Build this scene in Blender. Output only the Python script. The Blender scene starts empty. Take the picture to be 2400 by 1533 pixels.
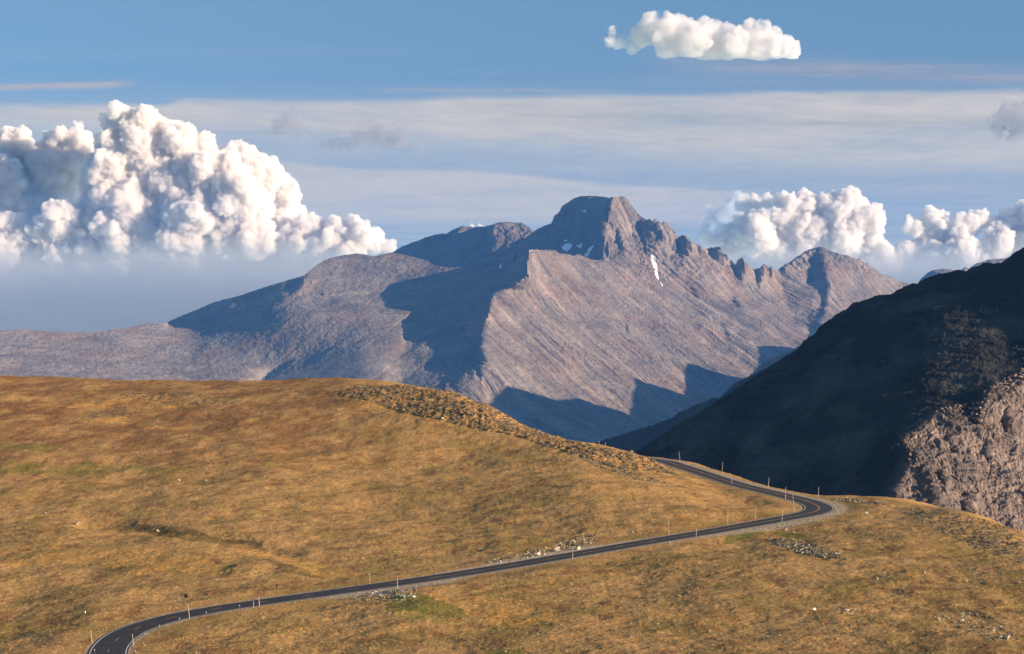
import bpy, bmesh, math, random
import numpy as np
from mathutils import Vector, Matrix

random.seed(7)
rng = np.random.default_rng(11)
sc = bpy.context.scene
C = sc.collection
R = math.radians

# ------------------------------------------------------------------ camera, light, exposure
F = 4813.0            # focal length in pixels of a 2400 px wide picture
U0, V0 = 1200.0, 766.5
PITCH = math.atan((V0 - 655.0) / F)
cam = bpy.data.cameras.new("camera")
cam.sensor_fit = 'HORIZONTAL'
cam.sensor_width = 36.0
cam.lens = 36.0 * F / 2400.0
cam.clip_start = 1.0
cam.clip_end = 900000.0
camo = bpy.data.objects.new("camera", cam)
C.objects.link(camo)
camo.location = (0, 0, 0)
camo.rotation_euler = (math.pi / 2 - PITCH, 0, 0)
sc.camera = camo

SUN_EL = R(12.5)
SUN_FROM_X = R(-22)      # heading of the sun in plan, measured from +x (negative: behind the camera)
SX, SY, SZ = math.cos(SUN_EL) * math.cos(SUN_FROM_X), math.cos(SUN_EL) * math.sin(SUN_FROM_X), math.sin(SUN_EL)
sun = bpy.data.lights.new("sun", 'SUN')
sun.energy = 5.0
sun.angle = R(0.5)
sun.color = (1.0, 0.79, 0.58)
suno = bpy.data.objects.new("sun", sun)
C.objects.link(suno)
suno.rotation_euler = Vector((SX, SY, SZ)).to_track_quat('Z', 'Y').to_euler()

world = bpy.data.worlds.new("World")
sc.world = world
world.use_nodes = True
wt = world.node_tree
wt.nodes.clear()
wout = wt.nodes.new('ShaderNodeOutputWorld')
wbg = wt.nodes.new('ShaderNodeBackground')
sky = wt.nodes.new('ShaderNodeTexSky')
sky.sky_type = 'NISHITA'
sky.sun_disc = False
sky.sun_elevation = SUN_EL
sky.sun_rotation = math.pi / 2 - SUN_FROM_X      # clockwise from +y
sky.altitude = 3600
sky.air_density = 1.0
sky.dust_density = 0.6
sky.ozone_density = 2.0
tc = wt.nodes.new('ShaderNodeTexCoord')
sep = wt.nodes.new('ShaderNodeSeparateXYZ')
cmb = wt.nodes.new('ShaderNodeCombineXYZ')
ma = wt.nodes.new('ShaderNodeMath'); ma.operation = 'MULTIPLY_ADD'; ma.inputs[1].default_value = 0.45; ma.inputs[2].default_value = 0.165  # the horizon dips: the plains lie far below
mx = wt.nodes.new('ShaderNodeMath'); mx.operation = 'MAXIMUM'; mx.inputs[1].default_value = 0.01
hsv = wt.nodes.new('ShaderNodeHueSaturation')
hsv.inputs['Saturation'].default_value = 0.98
hsv.inputs['Hue'].default_value = 0.488
wt.links.new(tc.outputs['Generated'], sep.inputs[0])
wt.links.new(sep.outputs['X'], cmb.inputs['X'])
wt.links.new(sep.outputs['Y'], cmb.inputs['Y'])
wt.links.new(sep.outputs['Z'], ma.inputs[0])
wt.links.new(ma.outputs[0], mx.inputs[0])
wt.links.new(mx.outputs[0], cmb.inputs['Z'])
wt.links.new(cmb.outputs[0], sky.inputs['Vector'])
wt.links.new(sky.outputs[0], hsv.inputs['Color'])
wt.links.new(hsv.outputs[0], wbg.inputs['Color'])
wbg.inputs['Strength'].default_value = 0.063
wt.links.new(wbg.outputs[0], wout.inputs['Surface'])

sc.view_settings.view_transform = 'Standard'
sc.view_settings.look = 'None'
sc.view_settings.exposure = 1.2
sc.view_settings.gamma = 1.0
sc.render.engine = 'CYCLES'
sc.cycles.max_bounces = 18
sc.cycles.diffuse_bounces = 3
sc.cycles.transparent_max_bounces = 24
sc.cycles.volume_bounces = 10
sc.cycles.transmission_bounces = 8
sc.cycles.use_denoising = True
sc.cycles.denoiser = 'OPENIMAGEDENOISE'
sc.cycles.denoising_input_passes = 'RGB_ALBEDO_NORMAL'
sc.cycles.denoising_prefilter = 'ACCURATE'
sc.cycles.use_adaptive_sampling = True
sc.cycles.adaptive_threshold = 0.01
sc.cycles.caustics_reflective = False
sc.cycles.caustics_refractive = False
sc.render.film_transparent = False

# ------------------------------------------------------------------ helpers
CT, ST = math.cos(PITCH), math.sin(PITCH)

def ab(u, v):
    """direction (a, 1, b) through the picture point (u, v)"""
    xc = (np.asarray(u, float) - U0) / F
    yc = (V0 - np.asarray(v, float)) / F
    y = CT + ST * yc
    z = yc * CT - ST
    return xc / y, z / y

def vproj(x, y, z):
    """picture point of a place"""
    yy = y * CT - z * ST
    zz = z * CT + y * ST
    return U0 + F * x / yy, V0 - F * zz / yy

def P(u, v, D):
    a, b = ab(u, v)
    return np.stack([a * D, np.ones_like(a * D) * D, b * D], -1)

_perm = np.random.default_rng(3).permutation(256)
_perm = np.concatenate([_perm, _perm])
_g = np.random.default_rng(4).normal(size=(256, 3))
_g /= np.linalg.norm(_g, axis=1)[:, None]

_perm32 = _perm[:256].astype(np.int32)
_an = np.random.default_rng(6).uniform(0, 6.2832, 256)
_g2x = np.cos(_an).astype(np.float32); _g2y = np.sin(_an).astype(np.float32)

def perlin(x, y, z=0.0, seed=0):
    if np.ndim(z) == 0:
        x = np.asarray(x, np.float32) + np.float32(seed * 17.31 + z * 5.7); y = np.asarray(y, np.float32) + np.float32(seed * 7.77 + z * 11.3)
        fx = np.floor(x); fy = np.floor(y); xi = fx.astype(np.int32) & 255; yi = fy.astype(np.int32) & 255
        xf = x - fx; yf = y - fy
        u = xf * xf * xf * (xf * (xf * 6 - 15) + 10); v = yf * yf * yf * (yf * (yf * 6 - 15) + 10)
        px0 = _perm32[xi]; px1 = _perm32[(xi + 1) & 255]; y1 = (yi + 1) & 255
        def dt(p, yy, dx, dy):
            h = _perm32[(p + yy) & 255]
            return _g2x[h] * (xf - dx) + _g2y[h] * (yf - dy)
        a = dt(px0, yi, 0, 0); b = dt(px1, yi, 1, 0); c = dt(px0, y1, 0, 1); d = dt(px1, y1, 1, 1)
        a += u * (b - a); c += u * (d - c)
        return (a + v * (c - a)) * np.float32(1.7)
    x = np.asarray(x, float) + seed * 17.31; y = np.asarray(y, float) + seed * 7.77; z = np.asarray(z, float) + seed * 3.13 + np.zeros_like(x)
    xi, yi, zi = np.floor(x).astype(np.int64), np.floor(y).astype(np.int64), np.floor(z).astype(np.int64)
    xf, yf, zf = x - xi, y - yi, z - zi
    u, v, w = [t * t * t * (t * (t * 6 - 15) + 10) for t in (xf, yf, zf)]
    out = 0
    for dx in (0, 1):
        for dy in (0, 1):
            for dz in (0, 1):
                h = _perm[(_perm[(_perm[(xi + dx) & 255] + yi + dy) & 255] + zi + dz) & 255]
                g = _g[h]
                d = g[..., 0] * (xf - dx) + g[..., 1] * (yf - dy) + g[..., 2] * (zf - dz)
                out = out + d * (u if dx else 1 - u) * (v if dy else 1 - v) * (w if dz else 1 - w)
    return out * 1.6

def fbm(x, y, z=0.0, octaves=4, seed=0, gain=0.5, ridged=False, billow=False):
    s, amp, tot = 0, 1.0, 0.0
    x = np.asarray(x); y = np.asarray(y)
    for o in range(octaves):
        n = perlin(x * 2 ** o, y * 2 ** o, z * 2 ** o, seed + o)
        if ridged: n = 1 - 2 * np.abs(n)
        if billow: n = 2 * np.abs(n) - 0.5
        s = s + n * amp; tot += amp; amp *= gain
    return s / tot

def inpoly(u, v, poly):
    r = np.zeros(u.shape, bool)
    n = len(poly)
    j = n - 1
    for i in range(n):
        xi, yi = poly[i]; xj, yj = poly[j]
        if yi != yj:
            c = ((yi > v) != (yj > v)) & (u < (xj - xi) * (v - yi) / (yj - yi) + xi)
            r ^= c
        j = i
    return r

def sstep(a, b, x):
    t = np.clip((x - a) / (b - a), 0, 1)
    return t * t * (3 - 2 * t)

def polyint(u, pts):
    p = np.array(pts, float)
    return np.interp(u, p[:, 0], p[:, 1])

def tag(o, label=None, cat=None, group=None, kind=None):
    if label: o['label'] = label
    if cat: o['category'] = cat
    if group: o['group'] = group
    if kind: o['kind'] = kind
    return o

def mesh_obj(name, verts, faces, mat=None, attrs=None, smooth=True, parent=None):
    verts = np.asarray(verts, np.float32)
    faces = np.asarray(faces, np.int32)
    me = bpy.data.meshes.new(name)
    nv, (nf, k) = len(verts), faces.shape
    me.vertices.add(nv); me.vertices.foreach_set('co', verts.ravel())
    me.loops.add(nf * k); me.loops.foreach_set('vertex_index', faces.ravel())
    me.polygons.add(nf)
    me.polygons.foreach_set('loop_start', np.arange(0, nf * k, k, dtype=np.int32))
    me.polygons.foreach_set('loop_total', np.full(nf, k, np.int32))
    me.polygons.foreach_set('use_smooth', np.full(nf, smooth, bool))
    me.update(calc_edges=True)
    for an, arr in (attrs or {}).items():
        arr = np.asarray(arr, np.float32)
        if arr.ndim == 1:
            at = me.attributes.new(an, 'FLOAT', 'POINT'); at.data.foreach_set('value', arr)
        else:
            if arr.shape[1] == 3: arr = np.concatenate([arr, np.ones((len(arr), 1), np.float32)], 1)
            at = me.attributes.new(an, 'FLOAT_COLOR', 'POINT'); at.data.foreach_set('color', arr.ravel())
    if mat: me.materials.append(mat)
    o = bpy.data.objects.new(name, me)
    C.objects.link(o)
    if parent: o.parent = parent
    return o

def grid_faces(nr, nc):
    i = np.arange(nr * nc).reshape(nr, nc)
    return np.stack([i[:-1, :-1], i[:-1, 1:], i[1:, 1:], i[1:, :-1]], -1).reshape(-1, 4)

def nvec(phi, s):
    return np.array([math.sin(R(s)) * math.cos(R(phi)), math.sin(R(s)) * math.sin(R(phi)), math.cos(R(s))])

# ------------------------------------------------------------------ mountains from facet directions
def solve_field(gu, gv, wu, wv, anchors, iters=900, L0=None):
    """least squares surface with the wanted slopes"""
    H, W = gu.shape[0], gv.shape[1]
    def grad(L): return L[:, 1:] - L[:, :-1], L[1:] - L[:-1]
    def div(a, b):
        o = np.zeros((H, W))
        o[:, 1:] += a; o[:, :-1] -= a
        o[1:] += b; o[:-1] -= b
        return o
    amask = np.zeros((H, W)); aval = np.zeros((H, W))
    for i, j, val, w in anchors:
        amask[i, j] = w; aval[i, j] = val
    def A(L):
        a, b = grad(L)
        return div(a * wu, b * wv) + amask * L
    rhs = div(gu * wu, gv * wv) + amask * aval
    L = L0.copy() if L0 is not None else np.full((H, W), anchors[0][2])
    r = rhs - A(L); p = r.copy(); rs = (r * r).sum()
    for it in range(iters):
        Ap = A(p); al = rs / (p * Ap).sum()
        L += al * p; r -= al * Ap
        rn = (r * r).sum()
        if rn < 1e-14: break
        p = r + (rn / rs) * p; rs = rn
    return L

class Field:
    def __init__(self, u0, u1, v0, v1, step, regions, anchors, warp=8.0, blur=1, seed=0, wscale=60., top=None, focus=()):
        self.u0, self.v0, self.step = u0, v0, step
        L = None
        for k in (4, 1):
            st = step * k
            us = np.arange(u0, u1 + st, st, dtype=float); vs = np.arange(v0, v1 + st, st, dtype=float)
            U, V = np.meshgrid(us, vs)
            Uw = U + warp * fbm(U / wscale, V / wscale, 0.5, 4, seed); Vw = V + warp * fbm(U / wscale, V / wscale, 9.5, 4, seed + 5)
            N = np.zeros(U.shape + (3,)); N[:] = nvec(*regions[0][1:3])
            wcell = np.ones(U.shape)
            for ri_, reg in enumerate(regions[1:]):
                q_ = np.array(reg[0]); ext = np.ptp(q_[:, 0]) * np.ptp(q_[:, 1])
                f_ = 1.0 if ext > 9000 else .2
                m = inpoly(U + (Uw - U) * f_, V + (Vw - V) * f_, reg[0]); N[m] = nvec(*reg[1:3])
                wcell[m] = reg[3] if len(reg) > 3 else (3.0 if ext < 9000 else 1.0)
            if top is not None:
                wcell = np.where(V < np.interp(U, [p[0] for p in top], [p[1] for p in top]) - 5, .002, wcell)
            for _ in range(blur if k == 1 else 0):
                N[1:-1, 1:-1] = (N[1:-1, 1:-1] * 2 + N[:-2, 1:-1] + N[2:, 1:-1] + N[1:-1, :-2] + N[1:-1, 2:]) / 6
            a, b = ab(U, V)
            nr = np.minimum(N[..., 0] * a + N[..., 1] + N[..., 2] * b, -0.09)
            ga = -N[..., 0] / nr * (st / F); gb = N[..., 2] / nr * (st / F)
            gu = (ga[:, 1:] + ga[:, :-1]) / 2; gv = (gb[1:] + gb[:-1]) / 2
            anc = [(int(round((v - v0) / st)), int(round((u - u0) / st)), math.log(D), w / (k * k)) for u, v, D, w in anchors]
            L0 = None
            if L is not None:
                Hc, Wc = L.shape
                ri = np.clip(np.arange(len(vs)) / 4, 0, Hc - 1.001); ci = np.clip(np.arange(len(us)) / 4, 0, Wc - 1.001)
                r0 = ri.astype(int); c0 = ci.astype(int); fr = (ri - r0)[:, None]; fc = (ci - c0)[None]
                r1 = np.minimum(r0 + 1, Hc - 1); c1 = np.minimum(c0 + 1, Wc - 1)
                L0 = (L[r0][:, c0] * (1 - fr) * (1 - fc) + L[r1][:, c0] * fr * (1 - fc) + L[r0][:, c1] * (1 - fr) * fc + L[r1][:, c1] * fr * fc)
            cu_, cv_ = np.minimum(wcell[:, 1:], wcell[:, :-1]), np.minimum(wcell[1:], wcell[:-1])
            wu_, wv_ = cu_, cv_
            L = solve_field(gu, gv, wu_, wv_, anc, 700 if k > 1 else 250, L0)
            for _ in range(6):      # robust: mismatches gather into sharp steps, facets stay true
                ru = np.abs(L[:, 1:] - L[:, :-1] - gu); rv = np.abs(L[1:] - L[:-1] - gv)
                sc_ = 0.25 * (np.abs(gu).mean() + np.abs(gv).mean())
                wu_ = cu_ / (ru / sc_ + .15); wv_ = cv_ / (rv / sc_ + .15)
                L = solve_field(gu, gv, wu_, wv_, anc, 350 if k > 1 else 160, L)
        self.L = L

    def __call__(self, u, v):
        x = np.clip((np.asarray(u, float) - self.u0) / self.step, 0, self.L.shape[1] - 1.001)
        y = np.clip((np.asarray(v, float) - self.v0) / self.step, 0, self.L.shape[0] - 1.001)
        i = x.astype(int); j = y.astype(int); fx = x - i; fy = y - j
        L = self.L
        return np.exp(L[j, i] * (1 - fx) * (1 - fy) + L[j, i + 1] * fx * (1 - fy) + L[j + 1, i] * (1 - fx) * fy + L[j + 1, i + 1] * fx * fy)

def build_mountain(name, field, u0, u1, du, top, bot, dv, mat, disp, rough_top=1.0, attrs=None, back=0.6, seed=0, topfreq=12., foot_run=.6):
    us = np.arange(u0, u1 + du, du, dtype=float)
    vt = polyint(us, top) + (rough_top(us) if callable(rough_top) else rough_top) * fbm(us / topfreq, us * 0 + seed, 0.3, 3, seed)
    vb = np.maximum(polyint(us, bot), vt + 3)
    vs_ = np.concatenate([np.arange(vt.min(), vb.max(), dv), [vb.max()]])
    V = np.clip(np.repeat(vs_[:, None], len(us), 1), vt[None], vb[None])
    U = np.repeat(us[None], len(vs_), 0)
    D = field(U, V)
    X = P(U, V, D)
    # displacement along the surface normal
    tu = P(U + 1.5, V, field(U + 1.5, V)) - P(U - 1.5, V, field(U - 1.5, V))
    tv = P(U, V + 1.5, field(U, V + 1.5)) - P(U, V - 1.5, field(U, V - 1.5))
    n = np.cross(tv, tu); n /= np.linalg.norm(n, axis=-1)[..., None] + 1e-9
    h = disp(X, U, V)
    fade = np.clip((V - vt[None]) / 7.0, 0.25, 1)
    X = X + n * (h * fade)[..., None]
    X0 = X.copy()
    # back side of the mountain, falling away behind the crest
    nb = 14
    crest = X[0]
    s = (np.arange(nb, 0, -1) / nb) ** 1.5 * back * 1800.0
    Bk = np.repeat(crest[None], nb, 0).copy()
    Bk[..., 1] += s[:, None]; Bk[..., 0] -= s[:, None] * 0.25
    Bk[..., 2] -= s[:, None] * 0.7
    Bk[..., 2] += (fbm(Bk[..., 0] / 200, Bk[..., 1] / 200, 0, 3, 5) * np.minimum(s[:, None] * 0.1, 40))
    # foot of the slope, running down to the valley floor in front
    nf = 16
    foot = np.repeat(X[-1:], nf, 0).copy()
    fs = np.linspace(0, 1, nf + 1)[1:][:, None] * np.maximum(X[-1][:, 2] + 1520, 5)[None]
    foot[..., 2] -= fs; foot[..., 1] -= fs * foot_run
    foot[..., 1] += 25 * fbm(foot[..., 0] / 120, foot[..., 2] / 120, 0, 3, 15) * np.clip(fs / 100, 0, 1)
    A = np.concatenate([Bk, X, foot], 0)
    at = {}
    for k, fn in (attrs or {}).items():
        arr = fn(X, U, V)
        arr = np.concatenate([np.repeat(arr[:1], nb, 0), arr, np.repeat(arr[-1:], nf, 0)], 0)
        at[k] = arr.reshape((-1,) + arr.shape[2:])
    o = mesh_obj(name, A.reshape(-1, 3), grid_faces(A.shape[0], A.shape[1]), mat, at, smooth=False)
    tag(o, kind='structure')
    return o

# ------------------------------------------------------------------ materials
class NT:
    def __init__(self, name):
        self.m = bpy.data.materials.new(name); self.m.use_nodes = True
        self.t = self.m.node_tree; self.t.nodes.clear()
        self.out = self.t.nodes.new('ShaderNodeOutputMaterial')
    def n(self, typ, **kw):
        nd = self.t.nodes.new(typ)
        for k, v in kw.items(): setattr(nd, k, v)
        return nd
    def l(self, a, b): self.t.links.new(a, b)
    def noise(self, vec, scale, detail=4, rough=0.55, sc3=None):
        if sc3:
            mp = self.n('ShaderNodeMapping'); mp.inputs['Scale'].default_value = sc3
            if len(sc3) > 3: pass
            self.l(vec, mp.inputs['Vector']); vec = mp.outputs[0]
        nz = self.n('ShaderNodeTexNoise'); nz.inputs['Scale'].default_value = scale
        nz.inputs['Detail'].default_value = detail; nz.inputs['Roughness'].default_value = rough
        self.l(vec, nz.inputs['Vector'])
        return nz.outputs['Fac']
    def rng(self, x, a, b, c=0., d=1.):
        mr = self.n('ShaderNodeMapRange'); mr.inputs[1].default_value = a; mr.inputs[2].default_value = b
        mr.inputs[3].default_value = c; mr.inputs[4].default_value = d
        self.l(x, mr.inputs[0]); return mr.outputs[0]
    def mix(self, fac, a, b, mode='MIX'):
        mn = self.n('ShaderNodeMix', data_type='RGBA', blend_type=mode)
        for s, val in ((mn.inputs[0], fac), (mn.inputs[6], a), (mn.inputs[7], b)):
            if isinstance(val, (int, float)): s.default_value = val
            elif isinstance(val, tuple): s.default_value = val + (1,) if len(val) == 3 else val
            else: self.l(val, s)
        return mn.outputs[2]
    def attr(self, name):
        return self.n('ShaderNodeAttribute', attribute_name=name)

def simple_mat(name, col, rough=0.8, metal=0.0, var=0.15, scale=6.0):
    k = NT(name)
    b = k.n('ShaderNodeBsdfPrincipled'); b.inputs['Roughness'].default_value = rough; b.inputs['Metallic'].default_value = metal
    g = k.n('ShaderNodeNewGeometry')
    f = k.noise(g.outputs['Position'], scale, 3)
    c = k.mix(k.rng(f, 0.3, 0.7), tuple(x * (1 - var) for x in col), tuple(min(1, x * (1 + var)) for x in col))
    k.l(c, b.inputs['Base Color']); k.l(b.outputs[0], k.out.inputs['Surface'])
    return k.m

def rock_mat(name, dark, light, scale, bump=1.0, bscale=None, snow=False, extra=None, streak=None):
    k = NT(name)
    b = k.n('ShaderNodeBsdfPrincipled'); b.inputs['Roughness'].default_value = 0.95
    b.inputs['Specular IOR Level'].default_value = 0.1
    g = k.n('ShaderNodeNewGeometry'); pos = g.outputs['Position']
    f1 = k.noise(pos, 1.0 / scale, 5, 0.65)
    col = k.mix(k.rng(f1, 0.35, 0.68), dark, light)
    f2 = k.noise(pos, 1.0 / (scale * 0.12), 3, 0.7)
    col = k.mix(k.rng(f2, 0.3, 0.7, 0.0, 1.0), k.mix(1.0, col, (0.72, 0.70, 0.70), 'MULTIPLY'), k.mix(1.0, col, (1.28, 1.25, 1.22), 'MULTIPLY'))
    at = k.attr('tint')
    col = k.mix(1.0, col, at.outputs['Color'], 'MULTIPLY')
    if snow:
        sn = k.attr('snow')
        col = k.mix(k.rng(sn.outputs['Fac'], 0.45, 0.55), col, (0.85, 0.87, 0.9))
    k.l(col, b.inputs['Base Color'])
    bp = k.n('ShaderNodeBump'); bp.inputs['Strength'].default_value = 1.0; bp.inputs['Distance'].default_value = bump
    bn = k.noise(pos, 1.0 / (bscale or scale * 0.2), 5, 0.7)
    k.l(bn, bp.inputs['Height']); k.l(bp.outputs[0], b.inputs['Normal'])
    k.l(b.outputs[0], k.out.inputs['Surface'])
    return k.m

M_far = rock_mat('far_rock', (0.132, 0.111, 0.095), (0.226, 0.192, 0.162), 260.0, bump=9.0, bscale=60.0, snow=True)
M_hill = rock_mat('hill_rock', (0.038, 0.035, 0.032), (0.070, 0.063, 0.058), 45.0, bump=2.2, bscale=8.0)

# ------------------------------------------------------------------ the great massif
def warp_fault(X, s): return fbm(X[..., 0] / s, X[..., 1] / s, X[..., 2] / s, 4, 21)

lit_face = [(1245, 585), (1290, 586), (1340, 598), (1385, 606), (1424, 606), (1424, 440), (1500, 440), (2200, 500), (2600, 700), (2600, 1150), (1020, 1150),
            (1045, 905), (1112, 862), (1122, 820), (1070, 762), (1142, 745), (1155, 690), (1235, 650)]
regions3 = [
    (None, -62, 13),
    ([(718, 640), (1240, 590), (1240, 905), (392, 920), (470, 830), (525, 765), (620, 720)], -92, 17),
    ([(600, 690), (1000, 690), (1010, 730), (500, 760)], -75, 9),
    ([(715, 645), (745, 616), (800, 598), (840, 590), (945, 590), (1180, 625), (1110, 668), (860, 680), (760, 690)], -92, 22, 5.0),
    (lit_face, -40, 34),
    ([(1500, 480), (1720, 600), (1830, 640), (1760, 720), (1620, 690), (1500, 600)], -52, 44),
    ([(1430, 455), (1475, 465), (1500, 505), (1512, 560), (1430, 560)], -42, 58),
    ([(1424, 500), (1440, 540), (1450, 600), (1424, 606)], -60, 55),
    ([(1424, 518), (1435, 524), (1433, 545), (1424, 552)], -150, 60),
    ([(1424, 584), (1431, 590), (1430, 614), (1424, 614)], -150, 60),
    ([(1440, 532), (1450, 536), (1464, 590), (1450, 586)], -150, 62, 6.0),
    ([(1470, 505), (1477, 508), (1496, 570), (1486, 566)], -140, 55, 4.0),
    ([(1498, 508), (1504, 512), (1514, 560), (1520, 600), (1508, 580)], -150, 55),
    # shadow side of the front ridge, facing down-left
    ([(1245, 585), (1238, 650), (1155, 690), (1142, 745), (1070, 762), (1000, 800), (920, 850), (850, 905), (585, 905), (640, 862), (750, 825), (850, 818),
      (940, 790), (975, 745), (1000, 708), (940, 690), (862, 684), (1000, 675), (1110, 668), (1172, 630)], -110, 26, 3.0),
    ([(1245, 585), (1238, 650), (1155, 690), (1142, 745), (1070, 762), (1000, 800), (920, 850), (850, 905), (720, 905), (800, 862), (900, 815), (975, 790), (1050, 730), (1080, 690), (1130, 660), (1200, 615)], -160, 42, 8.0),
    ([(585, 915), (640, 862), (750, 825), (850, 818), (940, 798), (970, 815), (900, 860), (850, 915)], -140, 36, 5.),
    ([(1070, 762), (1122, 820), (1112, 850), (1045, 890), (1000, 905), (830, 905), (900, 855), (1000, 800)], -112, 26, 4.0),
    ([(885, 905), (900, 880), (935, 885), (945, 905)], -50, 45),
    ([(385, 750), (430, 736), (500, 705), (560, 690), (640, 664), (722, 640), (720, 652), (680, 692), (610, 735), (520, 762), (440, 768), (400, 766)], -148, 37, 3.0),
    # cliffs under the spur
    ([(1122, 820), (1185, 905), (1140, 950), (1045, 912), (1070, 890), (1112, 862)], -48, 52),
    ([(1045, 893), (1110, 868), (1118, 880), (1060, 905)], -150, 50),
    ([(1122, 855), (1130, 870), (1128, 888), (1118, 876)], -155, 60),
    # valley foot
    ([(1140, 960), (1480, 990), (1900, 850), (2000, 1150), (1100, 1150)], -70, 18),
    # the pyramid on the right
    ([(1830, 632), (1870, 600), (1920, 580), (1925, 640), (1900, 730), (1860, 760), (1840, 700)], -92, 44),
    ([(1922, 580), (2130, 664), (2000, 760), (1945, 720), (1935, 640)], -58, 40),
    ([(1920, 584), (1930, 600), (1938, 655), (1930, 690), (1915, 672), (1895, 662), (1908, 620)], -152, 52),
    ([(1940, 655), (1947, 668), (1932, 735), (1908, 790), (1895, 780), (1925, 715)], -150, 46),
    ([(1985, 683), (2060, 674), (2090, 662), (2108, 655), (2160, 668), (2150, 730), (1992, 730)], -150, 36),
    # pinnacles
    ([(1495, 503), (1522, 512), (1527, 545), (1540, 580), (1520, 572), (1503, 540)], -150, 56),
    ([(1526, 518), (1546, 516), (1556, 560), (1540, 572), (1530, 545)], -135, 56),
    ([(1594, 553), (1612, 550), (1620, 575), (1612, 600), (1590, 600), (1588, 575)], -150, 62),
    ([(1633, 580), (1642, 582), (1640, 604), (1632, 598)], -150, 60),
    ([(1650, 588), (1692, 578), (1694, 622), (1680, 612), (1656, 600)], -150, 62),
    ([(1566, 580), (1580, 577), (1583, 594)], -150, 62),
    ([(1704, 612), (1716, 608), (1716, 634), (1706, 628)], -150, 62),
    ([(1715, 634), (1728, 614), (1742, 600), (1746, 612), (1742, 662), (1724, 650)], -150, 64),
    ([(1768, 634), (1795, 620), (1790, 645), (1776, 676), (1768, 660)], -150, 62),
    ([(1797, 632), (1813, 624), (1806, 658), (1800, 650)], -150, 62),
    ([(1822, 636), (1843, 616), (1841, 640)], -150, 55),
    ([(1608, 668), (1622, 672), (1643, 702), (1632, 698)], -150, 45),
    ([(1710, 688), (1720, 694), (1742, 728), (1728, 722)], -150, 45),
    ([(1690, 760), (1702, 770), (1716, 800), (1704, 792)], -145, 42),
    ([(1465, 768), (1472, 764), (1474, 782), (1468, 780)], -150, 50),
]
top3 = [(-200, 778), (0, 775), (45, 771), (90, 775), (200, 779), (300, 768), (350, 757), (388, 757), (430, 738), (470, 722), (500, 708), (560, 693), (600, 680), (640, 667), (690, 652), (715, 644), (735, 626), (760, 610), (800, 599), (840, 594), (878, 601), (915, 592), (945, 596),
        (1000, 610), (1020, 622), (1050, 627), (1080, 626), (1100, 632), (1110, 636), (1135, 630), (1172, 629), (1205, 612), (1240, 585), (1262, 586), (1275, 588), (1297, 586), (1310, 595), (1330, 596), (1345, 601), (1355, 594), (1362, 598), (1385, 608), (1400, 612), (1410, 609), (1414, 600), (1416, 575), (1417, 556), (1421, 540), (1423, 515), (1425, 496), (1428, 478), (1431, 462),
        (1460, 461), (1470, 468), (1480, 484), (1490, 500), (1497, 506), (1502, 507), (1515, 516), (1520, 518), (1524, 516), (1530, 518), (1536, 515), (1541, 520), (1550, 524), (1556, 519), (1562, 524), (1570, 536), (1578, 540), (1583, 550), (1592, 556), (1595, 553), (1600, 552), (1610, 553), (1618, 566), (1635, 576), (1652, 586), (1665, 581), (1690, 580), (1693, 596),
        (1696, 606), (1699, 597), (1702, 598), (1704, 611), (1708, 612), (1712, 609), (1717, 614), (1719, 622), (1728, 619), (1732, 612), (1738, 604), (1744, 603), (1747, 617), (1758, 626), (1769, 632), (1782, 628), (1792, 621), (1796, 630), (1799, 631), (1806, 626), (1810, 628), (1815, 635), (1824, 632), (1842, 618), (1848, 617), (1860, 608), (1880, 594), (1900, 584), (1920, 579.5), (1934, 583), (1950, 591), (1975, 600), (1996, 607), (2012, 612), (2017, 618), (2038, 627), (2046, 629), (2060, 641), (2090, 651), (2104, 659), (2112, 661), (2130, 666), (2160, 690), (2400, 850), (2600, 950)]
f3 = Field(-160, 2600, 430, 1150, 4, regions3, [(1245, 600, 15300, 0.05), (1180, 900, 13200, 0.02), (300, 850, 12600, 0.002)], warp=9, blur=1, seed=2, top=top3)

bot3 = [(-200, 915), (1000, 915), (1060, 925), (1150, 980), (1300, 1070), (1500, 1120), (1700, 1080), (2600, 1150)]

def disp3(X, U, V):
    x, y, z = X[..., 0], X[..., 1], X[..., 2]
    mface = inpoly(U, V, lit_face).astype(float)
    mbowl = inpoly(U, V, [(1245, 585), (1238, 650), (1155, 690), (1142, 745), (1070, 762), (920, 850), (850, 905), (585, 905), (850, 818), (1000, 708), (860, 684), (1110, 668), (1170, 630)]).astype(float)
    crag = sstep(690, 600, V) * sstep(1470, 1520, U) + .35 * sstep(620, 590, V) * (U > 1240) * (U < 1520)
    big = 26 * fbm(x / 420, y / 420, z / 420, 4, 31)
    t = .643 * x + .766 * y + 60 * fbm(x / 500, y / 500, z / 500, 3, 8)
    fall = .766 * x - .643 * y
    gm = sstep(-.25, .45, fbm(x / 700, y / 700, z / 700, 3, 47))
    g = fbm(t / 210, fall / 1900, 0.2, 5, 41, ridged=True, gain=.62) * 32 * (.35 + .65 * gm) + fbm(t / 48, fall / 600, 0.7, 3, 44, ridged=True) * 7
    rough = 4.8 * fbm(x / 45, y / 45, z / 45, 3, 51, gain=0.75)
    cr = 24 * fbm(x / 130, y / 130, z / 260, 4, 61, ridged=True, gain=0.6)
    return big * (1 - 0.8 * mbowl) + mface * g * (1 + 0.5 * crag) + rough * (1 + 0.7 * crag) * (1 - 0.85 * mbowl) + cr * crag * mface

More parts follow.
